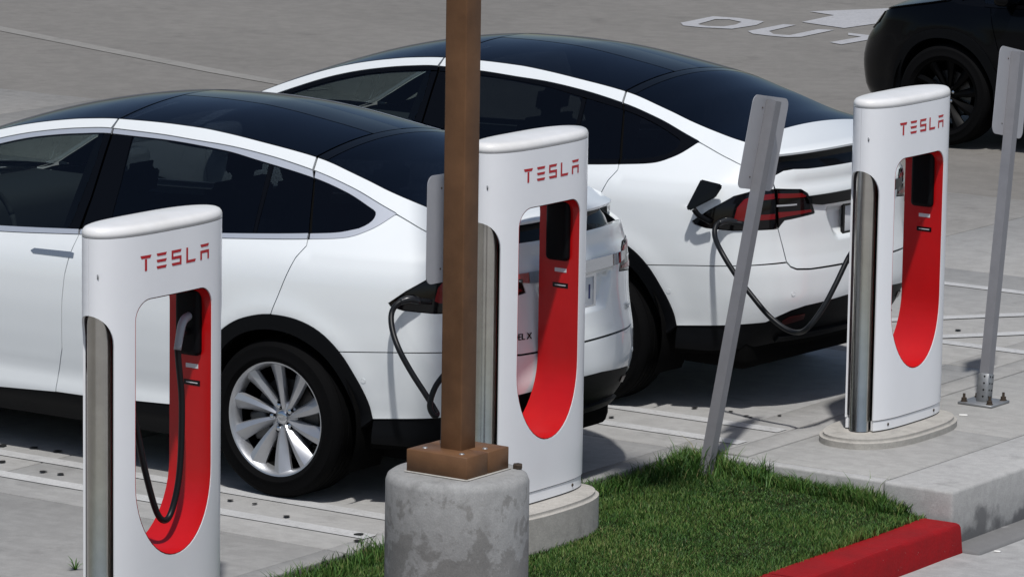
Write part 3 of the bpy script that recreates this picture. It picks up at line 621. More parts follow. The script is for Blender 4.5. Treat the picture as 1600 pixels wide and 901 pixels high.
def make_car(name,loc,yaw,label,cat,paint='white_paint',trim='bright_trim',bar='chrome',alloy='alloy',group=None,cabin=True,port=True):
    root=empty(name,loc,yaw); tag(root,label,cat,group)
    def add(key,nm,m,par=root,lab=None):
        o=link(CM[key],nm,m,par); 
        if lab: o['label']=lab
        return o
    for sd in ('','_r'):
        add('quarter_panel'+sd,'quarter_panel',paint)
        rdoor=add('rear_door'+sd,'rear_door',paint); fdoor=add('front_door'+sd,'front_door',paint); add('front_fender'+sd,'front_fender',paint)
        add('roof_rail_rear'+sd,'roof_rail',paint); add('roof_rail_front'+sd,'roof_rail',paint); add('rear_pillar'+sd,'rear_pillar',paint)
        for k in ('trim_top_rear','trim_top_front','trim_low_rear','trim_low_front','trim_tip'): add(k+sd,'window_trim',trim)
        add('front_pane'+sd,'front_window','window',fdoor)
        add('rear_pane'+sd,'rear_window','privacy',rdoor); add('vent_pane'+sd,'rear_vent_window','privacy',rdoor); add('pane_bar'+sd,'window_divider','gloss_black',rdoor)
        add('quarter_pane'+sd,'quarter_window','privacy')
        add('pillar_front'+sd,'door_pillar','gloss_black',fdoor); add('pillar_rear'+sd,'door_pillar','gloss_black',rdoor)
        li=add('light_outer'+sd,'tail_light','lens_dark'); l2=add('light_inner'+sd,'tail_light','lens_dark')
        add('red_outer'+sd,'light_lens','lens_red',li); add('red_upper'+sd,'light_lens','lens_red',l2); add('red_lower'+sd,'light_lens','lens_red',l2); add('light_glint'+sd,'lens_glint','lens_clear',l2)
        add('arch_trim'+sd,'arch_trim','trim_black'); add('arch_trim_front'+sd,'arch_trim','trim_black'); add('sill'+sd,'sill_trim','trim_black')
        add('front_bumper'+sd,'front_bumper',paint); add('head_light'+sd,'head_light','lens_clear' if paint!='black_paint' else 'lens_dark'); add('inner_shell'+sd,'inner_shell','inner'); [add('backing%d'%i+sd,'pillar_lining','inner') for i in range(4)]; add('mirror_base'+sd,'mirror_base','gloss_black'); add('lining_front'+sd,'pillar_lining','inner'); add('lining_rear'+sd,'pillar_lining','inner')
        add('roof_pane'+sd,'roof_pane','roof_glass'); add('reflector'+sd,'reflector','dim_red')
        for ss_ in (1.218,.56):
            sn=link(MESH.setdefault('sensor',lathe('parking_sensor',[(.0001,.0),(.0098,.0),(.0102,-.0012),(.0114,-.0012),(.0117,.0002),(.0122,-.002)],24)),'parking_sensor',paint,root); pp=SF([(ss_,.60)])[0]; nn=Vector(SF([(ss_-.002,.60)])[0]-SF([(ss_+.002,.60)])[0]).cross(Vector(SF([(ss_,.602)])[0]-SF([(ss_,.598)])[0])).normalized()
            if nn.y>0 and ss_>1: nn=-nn
            if nn.x<0 and ss_<1: nn=-nn
            sg=1 if sd=='' else -1; sn.location=(pp[0]+nn.x*.001,sg*(pp[1]+nn.y*.001),pp[2]); sn.rotation_euler=Vector((nn.x,sg*nn.y,nn.z)).to_track_quat('Z','Y').to_euler()
        for hs,hz,dd in ((3.04,1.012,fdoor),(2.80,1.02,rdoor)):
            hk='handle%g'%hs+sd
            if hk not in CM:
                w=.135 if hs>3 else .055; m0=patch('door_handle',[(hs-w+.02,hz+.014),(hs+w-.02,hz+.008),(hs+w,hz-.004),(hs+w-.02,hz-.016),(hs-w,hz-.012),(hs-w,hz+.010)],SF,res=.03,gap=0,depth=.01,off=.003,flip=True)
                CM['handle%g'%hs]=m0; CM['handle%g_r'%hs]=mirrored(m0)
            add(hk,'door_handle','handle_metal' if paint!='black_paint' else 'gloss_black',dd)
    g=add('tailgate','tailgate',paint); add('gate_bar','tailgate_bar',bar,g); add('rear_panel','rear_panel','gloss_black'); add('spoiler','spoiler',paint)
    add('rear_bumper','rear_bumper',paint); lb=add('lower_bumper','lower_bumper','trim_black'); add('diffuser','diffuser','trim_black',lb)
    add('hood','hood',paint); add('cowl','cowl','gloss_black'); add('hatch_glass','hatch_glass','roof_glass'); add('roof_beam','roof_beam','gloss_black'); add('roof_spine','roof_spine','gloss_black'); add('front_roof_glass','front_roof_glass','roof_glass'); add('windscreen','windscreen','roof_glass' if not cabin else 'window')
    # number plate in its recess
    px=SF([(0,.93)])[0][0]-.036
    pl=link(MESH.setdefault('plate',boxm('number_plate',-.004,.004,-.152,.152,-.076,.076,.003)),'number_plate','plate',root,(px+.012,0,.945))
    fr=MESH.get('pframe')
    if not fr:
        V=[];Fc=[]
        for yy,z_,x_ in ((-.160,-.084,0),(.160,-.084,0),(.160,.084,0),(-.160,.084,0),(-.142,-.066,0),(.142,-.066,0),(.142,.066,0),(-.142,.066,0)): V+=[(.009,yy,z_),(-.004,yy,z_)]
        for i in range(4):
            j=(i+1)%4; Fc+=[(2*i,2*j,8+2*j,8+2*i),(2*i,2*i+1,2*j+1,2*j),(8+2*i,8+2*j,9+2*j,9+2*i)]
        fr=MESH['pframe']=mesh('plate_frame',V,Fc,False)
    link(MESH.setdefault('pchar',boxm('plate_character',.0042,.0052,-.007,.007,-.034,.034)),'plate_character','plate_ink',pl,(0,.112,-.004))
    link(fr,'plate_frame','chrome' if bar=='chrome' else 'gloss_black',pl)
    # wheels
    for (wx,sd) in ((0,-1),(0,1),(-2.965,-1),(-2.965,1)):
        w=link(WM['rim'],'wheel',alloy,root,(wx,sd*.842,.372-loc[2])); w.rotation_euler=(0,0,0 if sd<0 else math.pi)
        tilt=math.radians(random.uniform(0,36)) if not (wx==0 and sd<0) else math.radians(18)
        link(WM['tyre'],'tyre','tyre',w); link(WM['barrel'],'wheel_barrel','inner',w); link(WM['hub'],'hub',alloy,w); link(WM['cap'],'hub_cap',alloy if alloy!='alloy' else 'chrome',w)
        link(WM['disc'],'brake_disc','steel_dark',w); c=link(WM['caliper'],'brake_caliper','steel_dark',w); c.rotation_euler=(0,math.radians(160),0)
        for i in range(10):
            o=link(WM['spoke'],'spoke',alloy,w); o.rotation_euler=(0,tilt+i*math.pi/5,0)
        for i in range(5):
            a=tilt+math.radians(18)+i*2*math.pi/5; p=(.057*math.cos(a),-.0605,-.057*math.sin(a))
            link(WM['well'],'lug_well','inner',w,p); n=link(WM['nut'],'lug_nut','chrome',w,(p[0],p[1]-.001,p[2]))
        ln=link(WM['liner'],'wheel_arch_liner','inner',root,(wx,sd*.93,.372)); ln.scale=(1,1,1); ln.rotation_euler=(0,0,0 if sd<0 else math.pi)
    # underbody
    ub=MESH.setdefault('under',boxm('underbody',-3.55,.80,-.68,.68,.19,.62,.06)); link(ub,'underbody','inner',root)
    if cabin:
        link(IM['dash'],'dashboard','cabin',root)
        for i in range(6): link(IM['seat%d'%i],'seat','cabin',root)
        st=link(IM['steer'],'steering_wheel','cabin',root,(-2.22,-.42,1.02)); st.rotation_euler=(0,math.radians(-25),0)
    mirror=MESH.get('mirror')
    if not mirror:
        me=boxm('door_mirror',-.07,.06,-.24,0,-.07,.07,.045,4); MESH['mirror']=me; mirror=me; MESH['mirror_r']=mirrored(me)
    link(MESH['mirror'],'door_mirror',paint,root,(-2.45,-.86,1.14)); link(MESH['mirror_r'],'door_mirror',paint,root,(-2.45,.86,1.14))
    return root
# ------------------------------------------------------------------ setting
def sheet(name,poly,z,m,kind='structure',parent=None):
    me=mesh(name,[(x,y,z) for x,y in poly],[tuple(range(len(poly)))],False)
    o=link(me,name,m,parent); 
    if kind and parent is None: o['kind']=kind
    return o
def prism(name,poly,z0,z1,m,parent=None,kind=None,bev=0):
    P=np.array(poly,float)
    if area2(P)<0: P=P[::-1]
    n=len(P); V=[(x,y,z0) for x,y in P]+[(x,y,z1) for x,y in P]
    Fc=[tuple(range(n))[::-1],tuple(range(n,2*n))]+[(i,(i+1)%n,n+(i+1)%n,n+i) for i in range(n)]
    me=mesh(name,V,Fc,False)
    if bev:
        bm=bmesh.new(); bm.from_mesh(me); bmesh.ops.bevel(bm,geom=[e for e in bm.edges if all(v.co.z>z1-1e-6 for v in e.verts)],offset=bev,segments=5,affect='EDGES'); bm.to_mesh(me); bm.free(); me.polygons.foreach_set('use_smooth',[True]*len(me.polygons)); sharp(me,88)
    o=link(me,name,m,parent)
    if kind: o['kind']=kind
    return o
EDGE=.945
road=sheet('road',[(-300,-300),(300,-300),(300,300),(-300,300)],-.28,'road')
lot=prism('parking_lot',[(-260,-200),(EDGE,-200),(EDGE,1.215),(1.24,1.215),(1.24,260),(-260,260)],-.33,-.014,'lot_far',kind='structure')
# cast slabs of the stalls, sawn joints between them
g=.006
xs=[-12.6,-9.8,-7.0,-4.2,-1.352,.823]; ys=[-10.12,-7.3,-4.48,-1.66,1.16,3.98,6.8,9.6]
def slab(x0,x1,y0,y1):
    o=link(boxm('slab',x0+g,x1-g,y0+g,y1-g,-.02,0,.0025,1),'slab','slab_far' if x1<-4 or y0>3.5 and x1<.8 or y0<-7.5 else 'slab',lot); return o
for i in range(len(xs)-1):
    for j in range(len(ys)-1):
        slab(xs[i],xs[i+1],ys[j],ys[j+1])
slab(.823-g*1.3,EDGE+.003,-10.12,-4.48); slab(.823-g*1.3,EDGE+.003,-4.48,-1.66); slab(.823-g*1.3,EDGE+.003,-1.66,1.219)
slab(.823-g*1.3,1.075,1.219,3.98); slab(.823-g*1.3,1.075,3.98,9.6); slab(1.075,1.24,1.225,9.6)
# pavement platform with the chargers' right-hand pad
walk=prism('pavement',[(1.252,1.215),(2.05,1.215),(2.05,40),(1.252,40)],-.3,-.004,'walk',kind='structure')
for (x0,x1,y0,y1) in ((1.243,2.045,1.205,2.43),(1.243,2.045,2.43,5.2),(1.243,2.045,5.2,9.5)):
    link(boxm('paving_slab',x0+.003,x1-.003,y0+.003,y1-.003,-.06,.0,.008,2),'paving_slab','walk',walk)
# kerb stones round the platform
link(boxm('kerb_stone',.945,2.045,1.13,1.203,-.30,-.001,.012,3),'kerb_stone','kerb_face',walk)
link(boxm('kerb_stone',2.05,2.43,1.13,2.9,-.30,-.0005,.018,3),'kerb_stone','kerb_face',walk)
link(boxm('kerb_stone',2.05,2.43,2.906,6.0,-.30,-.0005,.018,3),'kerb_stone','kerb_face',walk)
link(boxm('kerb_stone',2.05,2.43,6.006,12.0,-.30,-.0005,.018,3),'kerb_stone','kerb_face',walk)
gut=link(boxm('gutter_edge',2.40,2.60,1.10,30,-.34,-.262,.02,2),'gutter_edge','kerb_face',walk)
for i,(y0,y1) in enumerate(((-.32,1.10),(-3.4,-.33),(-6.5,-3.41))):
    V=[];prof=[(2.285,-.33),(2.285,-.150),(2.292,-.143),(2.47,-.137),(2.487,-.142),(2.496,-.156),(2.515,-.33)]
    n=len(prof); K=24
    for k in range(K+1):
        y=y0+(y1-y0)*k/K
        for x,z in prof: V.append((x+.002*math.sin(9*y+x),y,z+.0025*math.sin(5*y+20*x)))
    Fc=[(k*n+j,(k+1)*n+j,(k+1)*n+j+1,k*n+j+1) for k in range(K) for j in range(n-1)]+[tuple(range(n)),tuple(range(K*n,K*n+n))[::-1]]
    me=mesh('red_kerb',V,Fc); bm=bmesh.new(); bm.from_mesh(me); bmesh.ops.recalc_face_normals(bm,faces=bm.faces); bm.to_mesh(me); bm.free(); sharp(me,40)
    o=link(me,'red_kerb','kerb_red')
    tag(o,('red painted kerb stone butting against the grey pavement corner','red painted kerb stone in front of the brown lamp post','red painted kerb stone beyond the lamp post pier')[i],'kerb','red kerb stones along the lawn')
# lawn, sloping from the lot's edge down to the kerb
def lawn_z(x,y):
    t=np.clip((x-EDGE)/(2.29-EDGE),0,1); return -.035-.115*t+.012*np.sin(3.1*x+1.7*y)*np.sin(2.3*y)
nx,ny=24,110; V=[];Fc=[]
X=np.linspace(EDGE+.002,2.286,nx); Y=np.linspace(-7,1.128,ny)
for y in Y:
    for x in X: V.append((x,y,float(lawn_z(x,y))))
for j in range(ny-1):
    for i in range(nx-1): Fc.append((j*nx+i,j*nx+i+1,(j+1)*nx+i+1,(j+1)*nx+i))
lw=link(mesh('lawn',V,Fc),'lawn','soil'); lw['kind']='structure'
def blades(n,xr,yr,h0,h1,wid,tone0,tone1,keep=None):
    x=RNG.uniform(*xr,n); y=RNG.uniform(*yr,n)
    if keep is not None:
        k=keep(x,y); x,y=x[k],y[k]; n=len(x)
    z=lawn_z(x,y)-.004; cl=.5+.5*np.sin(7*x+3*y)*np.sin(5*y-4*x); 
    h=RNG.uniform(h0,h1,n)*(.75+.5*cl)*(1+.5*(RNG.random(n)<.03)); a=RNG.uniform(0,2*np.pi,n); b=RNG.uniform(0,2*np.pi,n); lean=RNG.uniform(.15,.95,n)*h
    dx,dy=np.cos(b)*lean,np.sin(b)*lean; wx,wy=np.cos(a)*wid,np.sin(a)*wid
    V=np.empty((n,5,3)); 
    V[:,0]=np.stack([x-wx,y-wy,z],1); V[:,1]=np.stack([x+wx,y+wy,z],1)
    V[:,2]=np.stack([x+dx*.4-wx*.8,y+dy*.4-wy*.8,z+h*.62],1); V[:,3]=np.stack([x+dx*.4+wx*.8,y+dy*.4+wy*.8,z+h*.62],1)
    V[:,4]=np.stack([x+dx,y+dy,z+h*.93],1)
    pt=(np.sin(2.1*x+4.3*y+1)*np.sin(3.9*x-2.2*y)+.7*np.sin(9.1*x+5.7*y)*np.sin(6.3*y-8.2*x+2)+.5*np.sin(17*x-13*y)*np.sin(15*y+11*x)); t=np.clip(RNG.normal((tone0+tone1)/2,(tone1-tone0)/2.5,n)+.17*pt,0,.9); h=h*np.clip(1+.22*pt,.5,1.5); V[:,2,2]=z+h*.62; V[:,3,2]=z+h*.62; V[:,4,2]=z+h*.93; dry=RNG.random(n)<.05+.16*np.clip(np.sin(2.3*x+1.1)*np.sin(3.7*y+.6)*np.sin(1.3*(x+y)),0,1); t=np.where(dry,RNG.uniform(.9,1,n),t)
    return V,t
def build_grass():
    A=[blades(190000,(EDGE+.01,2.30),(-4.4,1.12),.012,.029,.0017,.05,.88),
       blades(5200,(EDGE-.0,EDGE+.14),(-4.0,1.12),.04,.095,.0024,.25,.8),
       blades(5200,(EDGE,2.2),(1.0,1.13),.035,.085,.0024,.25,.8),
       blades(2600,(1.0,1.55),(.75,1.13),.06,.13,.0028,.2,.75,lambda x,y:RNG.random(len(x))<np.exp(-((x-1.06)/.13)**2-((y-1.02)/.2)**2)+.03),
       blades(40,(1.39,1.43),(1.08,1.12),.08,.15,.0026,.3,.8),
       blades(1500,(2.23,2.31),(-4.0,1.1),.02,.05,.002,.3,.9)]
    V=np.concatenate([a[0] for a in A]); t=np.concatenate([a[1] for a in A]); n=len(V)
    me=bpy.data.meshes.new('grass'); me.vertices.add(n*5); me.vertices.foreach_set('co',V.reshape(-1))
    idx=(np.arange(n)[:,None]*5+np.array([0,1,3, 0,3,2, 2,3,4])[None]).reshape(-1)
    me.loops.add(len(idx)); me.loops.foreach_set('vertex_index',idx); me.polygons.add(n*3); me.polygons.foreach_set('loop_start',np.arange(n*3)*3); me.polygons.foreach_set('loop_total',np.full(n*3,3))
    at=me.attributes.new('tone','FLOAT','POINT'); at.data.foreach_set('value',np.repeat(t,5)); me.update(); me.validate()
    o=link(me,'grass','grass'); tag(o,'short mown green grass between the lot and the red kerb','grass',kind='stuff')
build_grass()
# painted markings
def mark(name,poly,lab,cat,grp=None,m='paint_line',z=.004,holes=None):
    P=[tuple(p) for p in poly]; me=mesh(name,[(x,y,z) for x,y in P],[tuple(range(len(P)))],False)
    bm=bmesh.new(); bm.from_mesh(me); bmesh.ops.triangulate(bm,faces=bm.faces); bmesh.ops.recalc_face_normals(bm,faces=bm.faces)
    for f in bm.faces:
        if f.normal.z<0: f.normal_flip()
    bm.to_mesh(me); bm.free()
    o=link(me,name,m); return tag(o,lab,cat,grp)
def line(x0,x1,y,lab,w=.05):
    mark('stall_line',[(x0,y-w),(x1,y-w),(x1,y+w),(x0,y+w)],lab,'painted line','stall lines painted on the lot')
line(-4.7,.84,-1.352,'worn white stall line next to the left charger, farther from the parked cars')
line(-4.7,.80,-.982,'worn white stall line running beside the near wheels of the bright-trimmed car')
line(-4.7,1.06,1.465,'white stall line between both white cars, on the side of the bright-trimmed one')
line(-4.7,1.06,1.845,'white stall line between both white cars, on the side of the black-trimmed one')
line(-4.7,1.05,4.55,'white stall line on the far side of the black-trimmed car')
line(-4.7,1.05,6.28,'white stall line bounding the far side of the hatched bay')
for i,(y) in enumerate((4.68,5.58)):
    d=np.array([.62,.78]); p=np.array([.40,y]); nrm=np.array([-.78,.62])*.05; a=p-d*.9; b=p+d*.75
    mark('hatch_line',[a-nrm,b-nrm,b+nrm,a+nrm],('diagonal white hatching line starting at the stall line beside the black-trimmed car','diagonal white hatching line in the middle of the hatched bay')[i],'painted line','diagonal hatching lines',z=.006)
O_=[(-9.318,17.289),(-9.384,17.954),(-9.12,17.99),(-8.80,17.90),(-8.70,17.60),(-8.706,17.184),(-8.966,17.10),(-9.18,17.115)]
I_=[(-9.14,17.30),(-9.24,17.76),(-9.126,17.83),(-8.93,17.72),(-8.86,17.50),(-8.86,17.30),(-8.987,17.23),(-9.08,17.25)]
V=[(x,y,-.008) for x,y in O_+I_]; n=8
oo=link(mesh('letter',V,[(i,n+i,n+(i+1)%n,(i+1)%n)[::-1] for i in range(n)],False),'letter','paint_word'); tag(oo,'worn white letter O painted on the far lot','painted letter','letters of the word OUT')
mark('letter',[(-8.5,17.122),(-8.548,17.827),(-8.433,17.852),(-8.36,17.26),(-8.2,17.075),(-8.05,17.10),(-8.098,17.685),(-7.96,17.732),(-7.902,17.052),(-7.987,16.945),(-8.174,16.945),(-8.36,16.98)],'worn white letter U painted on the far lot','painted letter','letters of the word OUT','paint_word',-.008)
mark('letter',[(-7.496,16.866),(-7.502,17.43),(-7.66,17.47),(-7.746,17.62),(-7.452,17.577),(-7.20,17.50),(-7.16,17.36),(-7.336,17.38),(-7.334,16.79)],'white letter T painted on the far lot by the black car','painted letter','letters of the word OUT','paint_word',-.008)
mark('direction_arrow',[(-8.516,18.095),(-8.584,18.796),(-8.922,18.92),(-8.462,19.743),(-8.2,19.85),(-7.92,18.682),(-7.968,17.926)],'broad white arrow painted on the lot beyond the letters','painted arrow',None,'paint_word',-.008)
seamp=[(-15.5,13.47),(-13.61,12.823),(-12,12.26),(-10.249,11.653),(-8.9,11.25)]
for nm,wd,dz,mm in (('lot_seam',.09,-.0095,'seam'),):
    a=np.array(seamp); d=np.array([.33,.94])*wd
    mark(nm,[tuple(p-d) for p in a]+[tuple(p+d) for p in a[::-1]],'pale filled seam running across the far lot','seam',None,mm,dz)
spots=[(-1.75,-.867,1.3),(-1.592,-.809,1),(-1.448,-.801,1.1),(-1.5,-1.157,1),(-1.197,-1.206,.9),(-1.096,-1.199,.9),(-.111,-1.152,.8),(.019,-1.137,.6),(.298,-1.259,.8),(.773,-1.349,1),(.844,-1.455,.9),(.406,2.058,.8),(.602,2.097,.6),(.725,2.047,.7),(.76,2.033,.5),(.85,2.168,.6),(.203,1.586,.8),(.104,1.529,.5),(.375,4.913,.9),(-1.0,-.99,.5),(.6,-2.2,.6)]
for i,(x,y,s) in enumerate(spots):
    k=11; r=.021*s; P=[(x+r*math.cos(2*math.pi*a/k)*random.uniform(.75,1.2)*1.0,y+r*math.sin(2*math.pi*a/k)*random.uniform(.75,1.25)*1.15) for a in range(k)]
    near='beside the left charger' if y<0 else 'between the two white cars'
    mark('tar_spot',P,'small black tar spot on the stall concrete '+('near the bright-trimmed car' if y<0 else 'behind the black-trimmed car'),'tar spot','tar spots near the bright-trimmed car' if y<0 else 'tar spots behind the black-trimmed car','tar',.0075)
# ------------------------------------------------------------------ chargers
CHW,CHT,CHB=.40,.076,.05            # half width, end half thickness, bulge
def plan_curve(hw=.405,T=.122,p=3.2,q=2.2):
    t=np.linspace(0,1,400); w=hw*(1-(1-t)**3); d=T*np.maximum(0,1-(w/hw)**p)**(1/q); return np.stack([w,d],1)
_pc=plan_curve(); _pd=np.r_[0,np.cumsum(np.linalg.norm(np.diff(_pc,axis=0),axis=1))]; CL_=_pd[-1]
def CHF(U):   # (arc,z) -> local: x = depth towards viewer(+x world), y = width
    U=np.asarray(U,float); a=np.abs(U[:,0]); sg=np.where(U[:,0]>=0,1.,-1.)
    return np.stack([np.interp(a,_pd,_pc[:,1]),sg*np.interp(a,_pd,_pc[:,0]),U[:,1]],-1)
def a_of_w(w): return float(np.interp(w,_pc[:,0],_pd))
AE=a_of_w(.345)
def opening(hw=.247,z0=.283,z1=1.362,r=.085,hb=.33):
    P=[]
    for t in np.linspace(0,math.pi,25): P.append((hw*math.cos(t),z0+hb-hb*math.sin(t)))     # bottom: right -> left
    for t in np.linspace(math.pi,math.pi/2,8): P.append((-hw+r+r*math.cos(t),z1-r+r*math.sin(t)))
    for t in np.linspace(math.pi/2,0,8): P.append((hw-r+r*math.cos(t),z1-r+r*math.sin(t)))
    return P
def charger_meshes():
    D={}
    fil=[(AE+(CL_-AE)*(1-math.cos(t)),1.185+.125*math.sin(t)) for t in np.linspace(0,math.pi/2,9)]
    half=[(AE,.058)]+fil+[(CL_,1.622)]
    out=half+[(-a,z) for a,z in half[::-1]]
    hole=[(math.copysign(a_of_w(abs(w)),w),z) for w,z in opening()]
    m=patch('shell',out,CHF,res=.03,holes=[hole],gap=.0008,depth=.010,step=.016)
    D['shell']=m
    sk=[(AE-.004,.006),(AE-.004,.054),(-AE+.004,.054),(-AE+.004,.006)]
    D['skirt']=patch('base_skirt',sk,CHF,res=.03,gap=0,depth=.02,off=-.004,step=.03)
    # top cap: plan outline rings
    full=np.vstack([_pc,(_pc*[1,-1])[::-1][1:],(_pc*[-1,-1])[1:],(_pc*[-1,1])[::-1][1:-1]])  # (w,d) loop
    ring=resample(full,.012); nrm=np.roll(ring,-1,0)-np.roll(ring,1,0); nrm=np.stack([nrm[:,1],-nrm[:,0]],1); nrm/=np.linalg.norm(nrm,axis=1)[:,None]
    if np.sum(nrm*ring)<0: nrm=-nrm
    V=[];Fc=[]; n=len(ring)
    prof=[(.004,1.6225),(0,1.6245),(0,1.640),(.003,1.650),(.010,1.6585),(.022,1.664),(.045,1.6665)]
    for ins,z in prof:
        q=ring-nrm*ins
        for w,d in q: V.append((d,w,z))
    k=len(prof)
    for a in range(k-1):
        for i in range(n): Fc.append((a*n+i,a*n+(i+1)%n,(a+1)*n+(i+1)%n,(a+1)*n+i))
    c=len(V); last=(k-1)*n
    for sc,z in ((.6,1.673),(.2,1.675)):
        for i in range(n): V.append((V[last+i][0]*sc,V[last+i][1]*sc,z))
    for b0,b1 in ((last,c),(c,c+n)):
        for i in range(n): Fc.append((b0+i,b0+(i+1)%n,b1+(i+1)%n,b1+i))
    Fc.append(tuple(range(c+n,c+2*n)))
    me=mesh('top_cap',V,Fc); bm=bmesh.new(); bm.from_mesh(me); bmesh.ops.recalc_face_normals(bm,faces=bm.faces); bm.to_mesh(me); bm.free(); D['cap']=me
    # red liner through the opening
    O=resample(opening(.2435,.2865,1.3585,.0835,.3285),.02); V=[];Fc=[]; n=len(O)
    fr=CHF(np.array([(math.copysign(a_of_w(abs(w)),w),z) for w,z in O]))[:,0]
    tt=[1.0,.985,.5,-.5,-.985,-1.0]
    for j,t in enumerate(tt):
        for (w,z),d in zip(O,fr): V.append((d*t*.985+.0,w,z))
    for j in range(len(tt)-1):
        for i in range(n): Fc.append((j*n+i,j*n+(i+1)%n,(j+1)*n+(i+1)%n,(j+1)*n+i))
    me=mesh('liner',V,Fc); bm=bmesh.new(); bm.from_mesh(me); bmesh.ops.recalc_face_normals(bm,faces=bm.faces); bmesh.ops.reverse_faces(bm,faces=bm.faces); bm.to_mesh(me); bm.free(); D['liner']=me
    D['column']=lathe('steel_column',[(.0001,1.34),(.052,1.34),(.052,.004),(.053,.002),(.0001,.002)],40)
    D['core']=boxm('inner_core',-.058,.058,-.018,.018,.0,1.40)
    D['holster']=boxm('plug_holster',-.062,.062,-.034,.012,1.06,1.345,.022,4)
    D['label']=boxm('info_label',-.032,.032,-.0025,0,-.009,.009)
    D['label2']=boxm('info_label',-.042,.042,-.0025,0,-.011,.011)
    D['screw']=lathe('screw',[(.0001,.004),(.008,.004),(.011,.001),(.0115,0)],16)
    # lettering
    L={'T':[[(0,1),(1,1),(.88,.80),(.12,.80)],[(.40,.76),(.60,.76),(.60,0),(.40,0)]],
       'E':[[(0,1),(1,1),(.9,.82),(.1,.82)],[(0,.59),(1,.59),(.9,.41),(.1,.41)],[(0,.18),(1,.18),(.9,0),(.1,0)]],
       'S':[[(0,1),(1,1),(.9,.82),(0,.82)],[(0,.82),(.18,.82),(.18,.59),(0,.59)],[(0,.59),(1,.59),(1,.41),(0,.41)],[(.82,.41),(1,.41),(1,.18),(.82,.18)],[(0,.18),(1,.18),(1,0),(.1,0)]],
       'L':[[(0,1),(.19,1),(.19,.0),(0,0)],[(.19,.18),(1,.18),(.9,0),(.19,0)]],
       'A':[[(0,1),(1,1),(.88,.82),(.12,.82)],[(0,.60),(1,.60),(1,.42),(0,.42)],[(0,.42),(.19,.42),(.19,0),(0,0)],[(.81,.42),(1,.42),(1,0),(.81,0)]]}
    wl,hl,pt=.064,.063,.0945; w0=-.222
    for i,ch in enumerate('TESLA'):
        V=[];Fc=[]
        for poly in L[ch]:
            q=np.array([(w0+i*pt+x*wl,1.4765+y*hl) for x,y in poly]); b=len(V)
            U=np.array([(math.copysign(a_of_w(abs(w)),w),z) for w,z in q]); P=CHF(U); P[:,0]+=.0012
            V+=list(P); Fc.append(tuple(range(b,b+len(P))))
        me=mesh('letter',V,Fc,False)
        bm=bmesh.new(); bm.from_mesh(me)
        for f in bm.faces:
            if f.normal.x<0: f.normal_flip()
        bm.to_mesh(me); bm.free(); D['letter_'+ch]=me
    return D
CHM=charger_meshes()
def make_charger(loc,label,pad_h,lab_pad):
    r=empty('charging_post',loc); tag(r,label,'charging post','charging posts in a row')
    for back in (0,1):
        sh=link(CHM['shell'],'shell','charger_white',r); sk=link(CHM['skirt'],'base_skirt','charger_white',r)
        if back:
            for o in (sh,sk): o.rotation_euler=(0,0,math.pi)
        for w in (-.24,.22):
            P=CHF([(math.copysign(a_of_w(abs(w)),w),.03)])[0]; s=link(CHM['screw'],'screw','bolt',sk,(P[0]-.003,P[1],.03)); s.rotation_euler=(0,math.pi/2,0); s.scale=(.7,.7,.7)
    link(CHM['cap'],'top_cap','charger_top',r); link(CHM['liner'],'opening_liner','charger_red',r)
    for s in (-1,1):
        link(CHM['column'],'steel_column','stainless',r,(0,s*.335,0)); link(CHM['core'],'inner_core','inner',r,(0,s*.272,0))
    sc=link(CHM['screw'],'screw','galv',r,(.035,-.392,1.47)); sc.rotation_euler=(math.pi/2,0,-.5)
    h=link(CHM['holster'],'plug_holster','trim_black',r,(0,.246,0))
    l1=link(CHM['label'],'info_label','plate',r,(.01,.2445,1.015)); l2=link(CHM['label2'],'info_label','gloss_black',r,(.01,.2445,.945))
    tx=MESH.get('lbl')
    if tx is None: tx=MESH['lbl']=boxm('label_text',-.03,.03,-.0005,0,-.002,.002)
    link(tx,'label_text','plate',l2,(0,-.0027,0))
    for ch in 'TESLA': link(CHM['letter_'+ch],'logo_letter','logo_red',r)
    # concrete pad
    K=56; P=[]
    for i in range(K):
        t=2*math.pi*i/K; c,s=math.cos(t),math.sin(t); P.append((loc[0]+.02+.245*math.copysign(abs(c)**.85,c),loc[1]-.075+.49*math.copysign(abs(s)**.75,s)))
    p=prism('concrete_pad',P,loc[2]-pad_h,loc[2]-.0015,'pad',bev=.018); tag(p,lab_pad,'concrete pad','pads under the charging posts')
    return r
CH1=(1.08,-3.195,.034); CH2=(1.165,-.603,.105); CH3=(1.475,2.235,.05)
c1=make_charger(CH1,'white charging post with its plug holstered, standing before the bright-trimmed car\'s flank',.20,'concrete pad under the post with the holstered plug')
c2=make_charger(CH2,'white charging post beside the brown lamp post, behind the bright-trimmed car',.30,'thick rounded concrete pad in the grass beside the lamp post pier')
c3=make_charger(CH3,'white charging post on the pavement behind the black-trimmed car',.055,'low rounded concrete pad on the pavement slab')
# ------------------------------------------------------------------ cars
car1=make_car('parked_car',(0,0,0),0,'white electric SUV with bright window trim and silver spoked wheels, charging','car',group='white cars charging side by side')
car2=make_car('parked_car',(-.085,2.809,.03),-.0398,'white electric SUV with black window trim and its charge flap open','car',trim='gloss_black',bar='gloss_black',group='white cars charging side by side',alloy='dark_alloy')
car3=make_car('parked_car',(-.485,12.57,0),0,'black car with black wheels parked by the painted arrow','car',paint='black_paint',trim='gloss_black',bar='gloss_black',alloy='dark_alloy',cabin=False)
